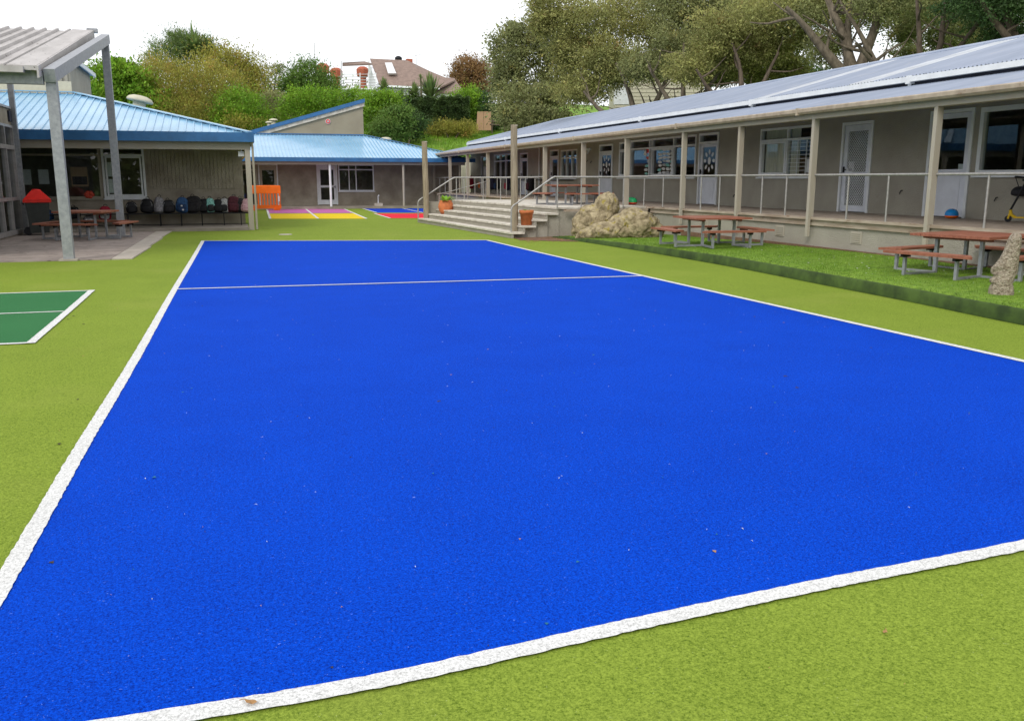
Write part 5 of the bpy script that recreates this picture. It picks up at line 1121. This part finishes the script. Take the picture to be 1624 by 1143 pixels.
# clipped hedge
t=thing('hedge','long dark clipped hedge on the bank below the villa','hedge',gbase(680,74)); b=Vector(gbase(680,74)); mb=MB()
c0=at(628,221,74)-b; c1=at(745,214,75)-b
mb.tube([c0,c1],.12,6); mb.build('stem','bark',t,loc=(0,0,0)); r=np.random.RandomState(2); n=26000
tt=r.rand(n); hh=3.1; y=(r.rand(n)-.5)*1.6; z=r.rand(n)*hh; side=r.rand(n); y=np.where(side<.6,-.8+r.rand(n)*.12,y); z=np.where(side>.8,hh-r.rand(n)*.12,z)
wv=.10*np.sin(tt*31)+.08*np.sin(tt*57+z*3)+.07*np.sin(z*6+tt*19)
ex=np.array((c1-c0).normalized()); ny=np.array(Vector((math.sin(YAW),math.cos(YAW),0)))
Pp=np.array(c0)[None]+np.outer(tt*(c1-c0).length,ex)+np.outer(y+wv,ny)+np.outer(z+wv,[0,0,1]); 
ax=r.randn(n,3)+np.array([0,0,.3])-ny*.6; ax/=np.linalg.norm(ax,axis=1)[:,None]; q=np.cross(ax,r.randn(n,3)); q/=np.linalg.norm(q,axis=1)[:,None]; s=(.11+.09*r.rand(n))[:,None]
V=np.empty((n,4,3)); V[:,0]=Pp; V[:,1]=Pp+ax*s*.5+q*s*.3; V[:,2]=Pp+ax*s; V[:,3]=Pp+ax*s*.5-q*s*.3
mesh_np('foliage',V.reshape(-1,3),np.arange(n*4).reshape(-1,4),'hedgeg',t)
# cabbage trees and flax in front of the villa
def spiky(label,u,v,d,rad,n,th,seed,name='cabbage_tree',upb=.25,group='spiky palms in front of the villa',cat='palm'):
    p=at(u,v,d); t=thing(name,label,cat,tuple(p-Vector((0,0,th))),group=group); mb=MB(); mb.tube([(0,0,-.4),(.05,0,th*.5),(0,0,th)],[.13,.1,.08],7); mb.build('trunk','barkp',t,loc=(0,0,0))
    rg=random.Random(seed); mb=MB()
    for k in range(n):
        a=rg.uniform(0,2*PI); e=rg.uniform(-.5,1.4)+upb; l=rad*rg.uniform(.7,1.1); d_=Vector((math.cos(a)*math.cos(e),math.sin(a)*math.cos(e),math.sin(e))); s=d_.cross(Vector((0,0,1))).normalized()*.05*rad
        p0=Vector((0,0,th)); p1=p0+d_*l*.55; p2=p0+d_*l+Vector((0,0,-.22*l*math.cos(e)))
        mb.add([p0-s*.5,p0+s*.5,p1+s,p1-s,p2],[(0,1,2,3),(3,2,4)])
    mb.build('crown','palm',t,loc=(0,0,0))
spiky('cabbage tree with dense spiky head left in front of the villa',609,143,78,1.15,150,2.2,1)
spiky('wider spiky cabbage tree centred below the villa gutter',657,153,78,1.35,170,1.6,2)
spiky('small dark cabbage tree head against the brown villa roof',667,125,80,.5,70,3.4,5)
spiky('upright fan of palm fronds right in front of the villa',683,158,77,2.2,120,.3,3,'palm',.75)
spiky('low spiky flax between the two cabbage trees',636,158,77,1.0,80,.4,4,'flax_plant',.7,cat='flax')
spiky('feathery palm crown rising out of the spiky dark tree on the left',308,82,73,2.3,110,1.5,9,'palm_tree',.35,'trees beyond the left buildings')
spiky('smaller palm head leaning right of the feathery palm crown',326,80,73.5,1.3,60,1.5,10,'palm_tree',.2,'trees beyond the left buildings')
# tufts of grass on the bank
def s_bank(r):
    x=12+12*r.rand(); y=64+14*r.rand(); return (x,y,hill_z(x,y)-.02,0,0,0)
tag(blades('bank_grass',9000,s_bank,.22,.05,'bright',None,.8),'long grass tufts on the bright green bank behind the far school block','grass',kind='stuff')
# unseen trees added behind the camera to darken the window reflections
cl=[((x,-32+3*math.sin(x),3.2),(5,3,4.2),500) for x in range(-70,60,6)]
tag(leaves('reflection_trees',cl,1.1,'olive',None,seed=4,surf=.1,spread=.5,aspect=.7),'unseen belt of olive trees added behind the viewer to darken window reflections','tree line',kind='stuff')
# ---------------------------------------------------------------- small litter
t=MB(); t.lathe([(0,.012),(.17,.012),(.2,.0)],n=20); o=t.build('drain_cover','border',loc=(1.52,27.0,0)); tag(o,'small round grey drain cover in the turf beyond the blue court','drain cover')
def leaf_obj(label,x,y,z,s,m,rot):
    mb=MB(); pts=[(-.5,0,.1),(-.25,.2,.0),(0,.28,.12),(.25,.16,.02),(.5,0,.2),(.2,-.18,.05),(0,-.3,.0),(-.25,-.14,.14)]
    mb.add([(a*s,b*s,c*s*.9) for a,b,c in pts]+[(0,0,.06*s)],[(i,(i+1)%8,8) for i in range(8)]); mb.tube([(.48*s,0,.18*s),(.8*s,.1*s,.1*s)],.03*s,4); o=mb.build('fallen_leaf',m,loc=(x,y,z),rotz=rot); return tag(o,label,'leaf')
M['dryleaf']=mat('dry tan leaf',(.42,.24,.10),.8,scale=20,c2=(.28,.15,.06))
leaf_obj('dry curled tan leaf lying on the near white court line',-.03,2.60,.012,.045,'dryleaf',R(150))
leaf_obj('small tan leaf on the near green turf below the court line',2.16,2.38,.004,.03,'dryleaf',R(40))
r=np.random.RandomState(4)
def specks(name,n,x0,x1,y0,y1,s,m,label,z=.004,aspect=.22):
    p=np.stack([x0+(x1-x0)*r.rand(n),y0+(y1-y0)*r.rand(n)**1.0,np.full(n,z+.002)],1); a=r.rand(n)*2*PI; L_=(s*(.3+r.rand(n)**2*1.4))[:,None]; d=np.stack([np.cos(a),np.sin(a),np.zeros(n)],1)*L_; q=np.stack([-np.sin(a),np.cos(a),np.zeros(n)],1)*L_*aspect
    V=np.empty((n,4,3)); V[:,0]=p; V[:,1]=p+d*.5+q+np.array([0,0,.004]); V[:,2]=p+d; V[:,3]=p+d*.5-q+np.array([0,0,.004])
    return tag(mesh_np(name,V.reshape(-1,3),np.arange(n*4).reshape(-1,4),m),label,'litter',kind='stuff')
specks('loose_fibre',340,-.8,6.5,3.0,22,.016,'paper','pale loose fibres scattered over the blue court',.003,.14)
M['bluefleck']=mat('bluish green crumb',(.02,.16,.22),.8); M['darkbit']=mat('dark crumb',(.05,.04,.02),.9)
specks('turf_crumb',60,-.8,6.5,2.8,12,.02,'bluefleck','small blue green crumbs dropped on the blue court',.003,.5)
specks('dark_crumb',160,-6,9,1,30,.03,'darkbit','dark twig and leaf crumbs scattered on the green turf',.0,.35)
specks('pale_crumb',260,-6,8.4,1,30,.02,'dryleaf','pale dry leaf crumbs scattered on the green turf',.0,.3)
specks('litter',420,7.3,9.5,21.6,24,.07,'dryleaf','brown fallen leaves gathered at the foot of the steps',.006,.4)
specks('litter',140,8.9,11.4,8,20,.03,'paper','pale fallen petals and leaves scattered on the raised lawn',.222,.5)
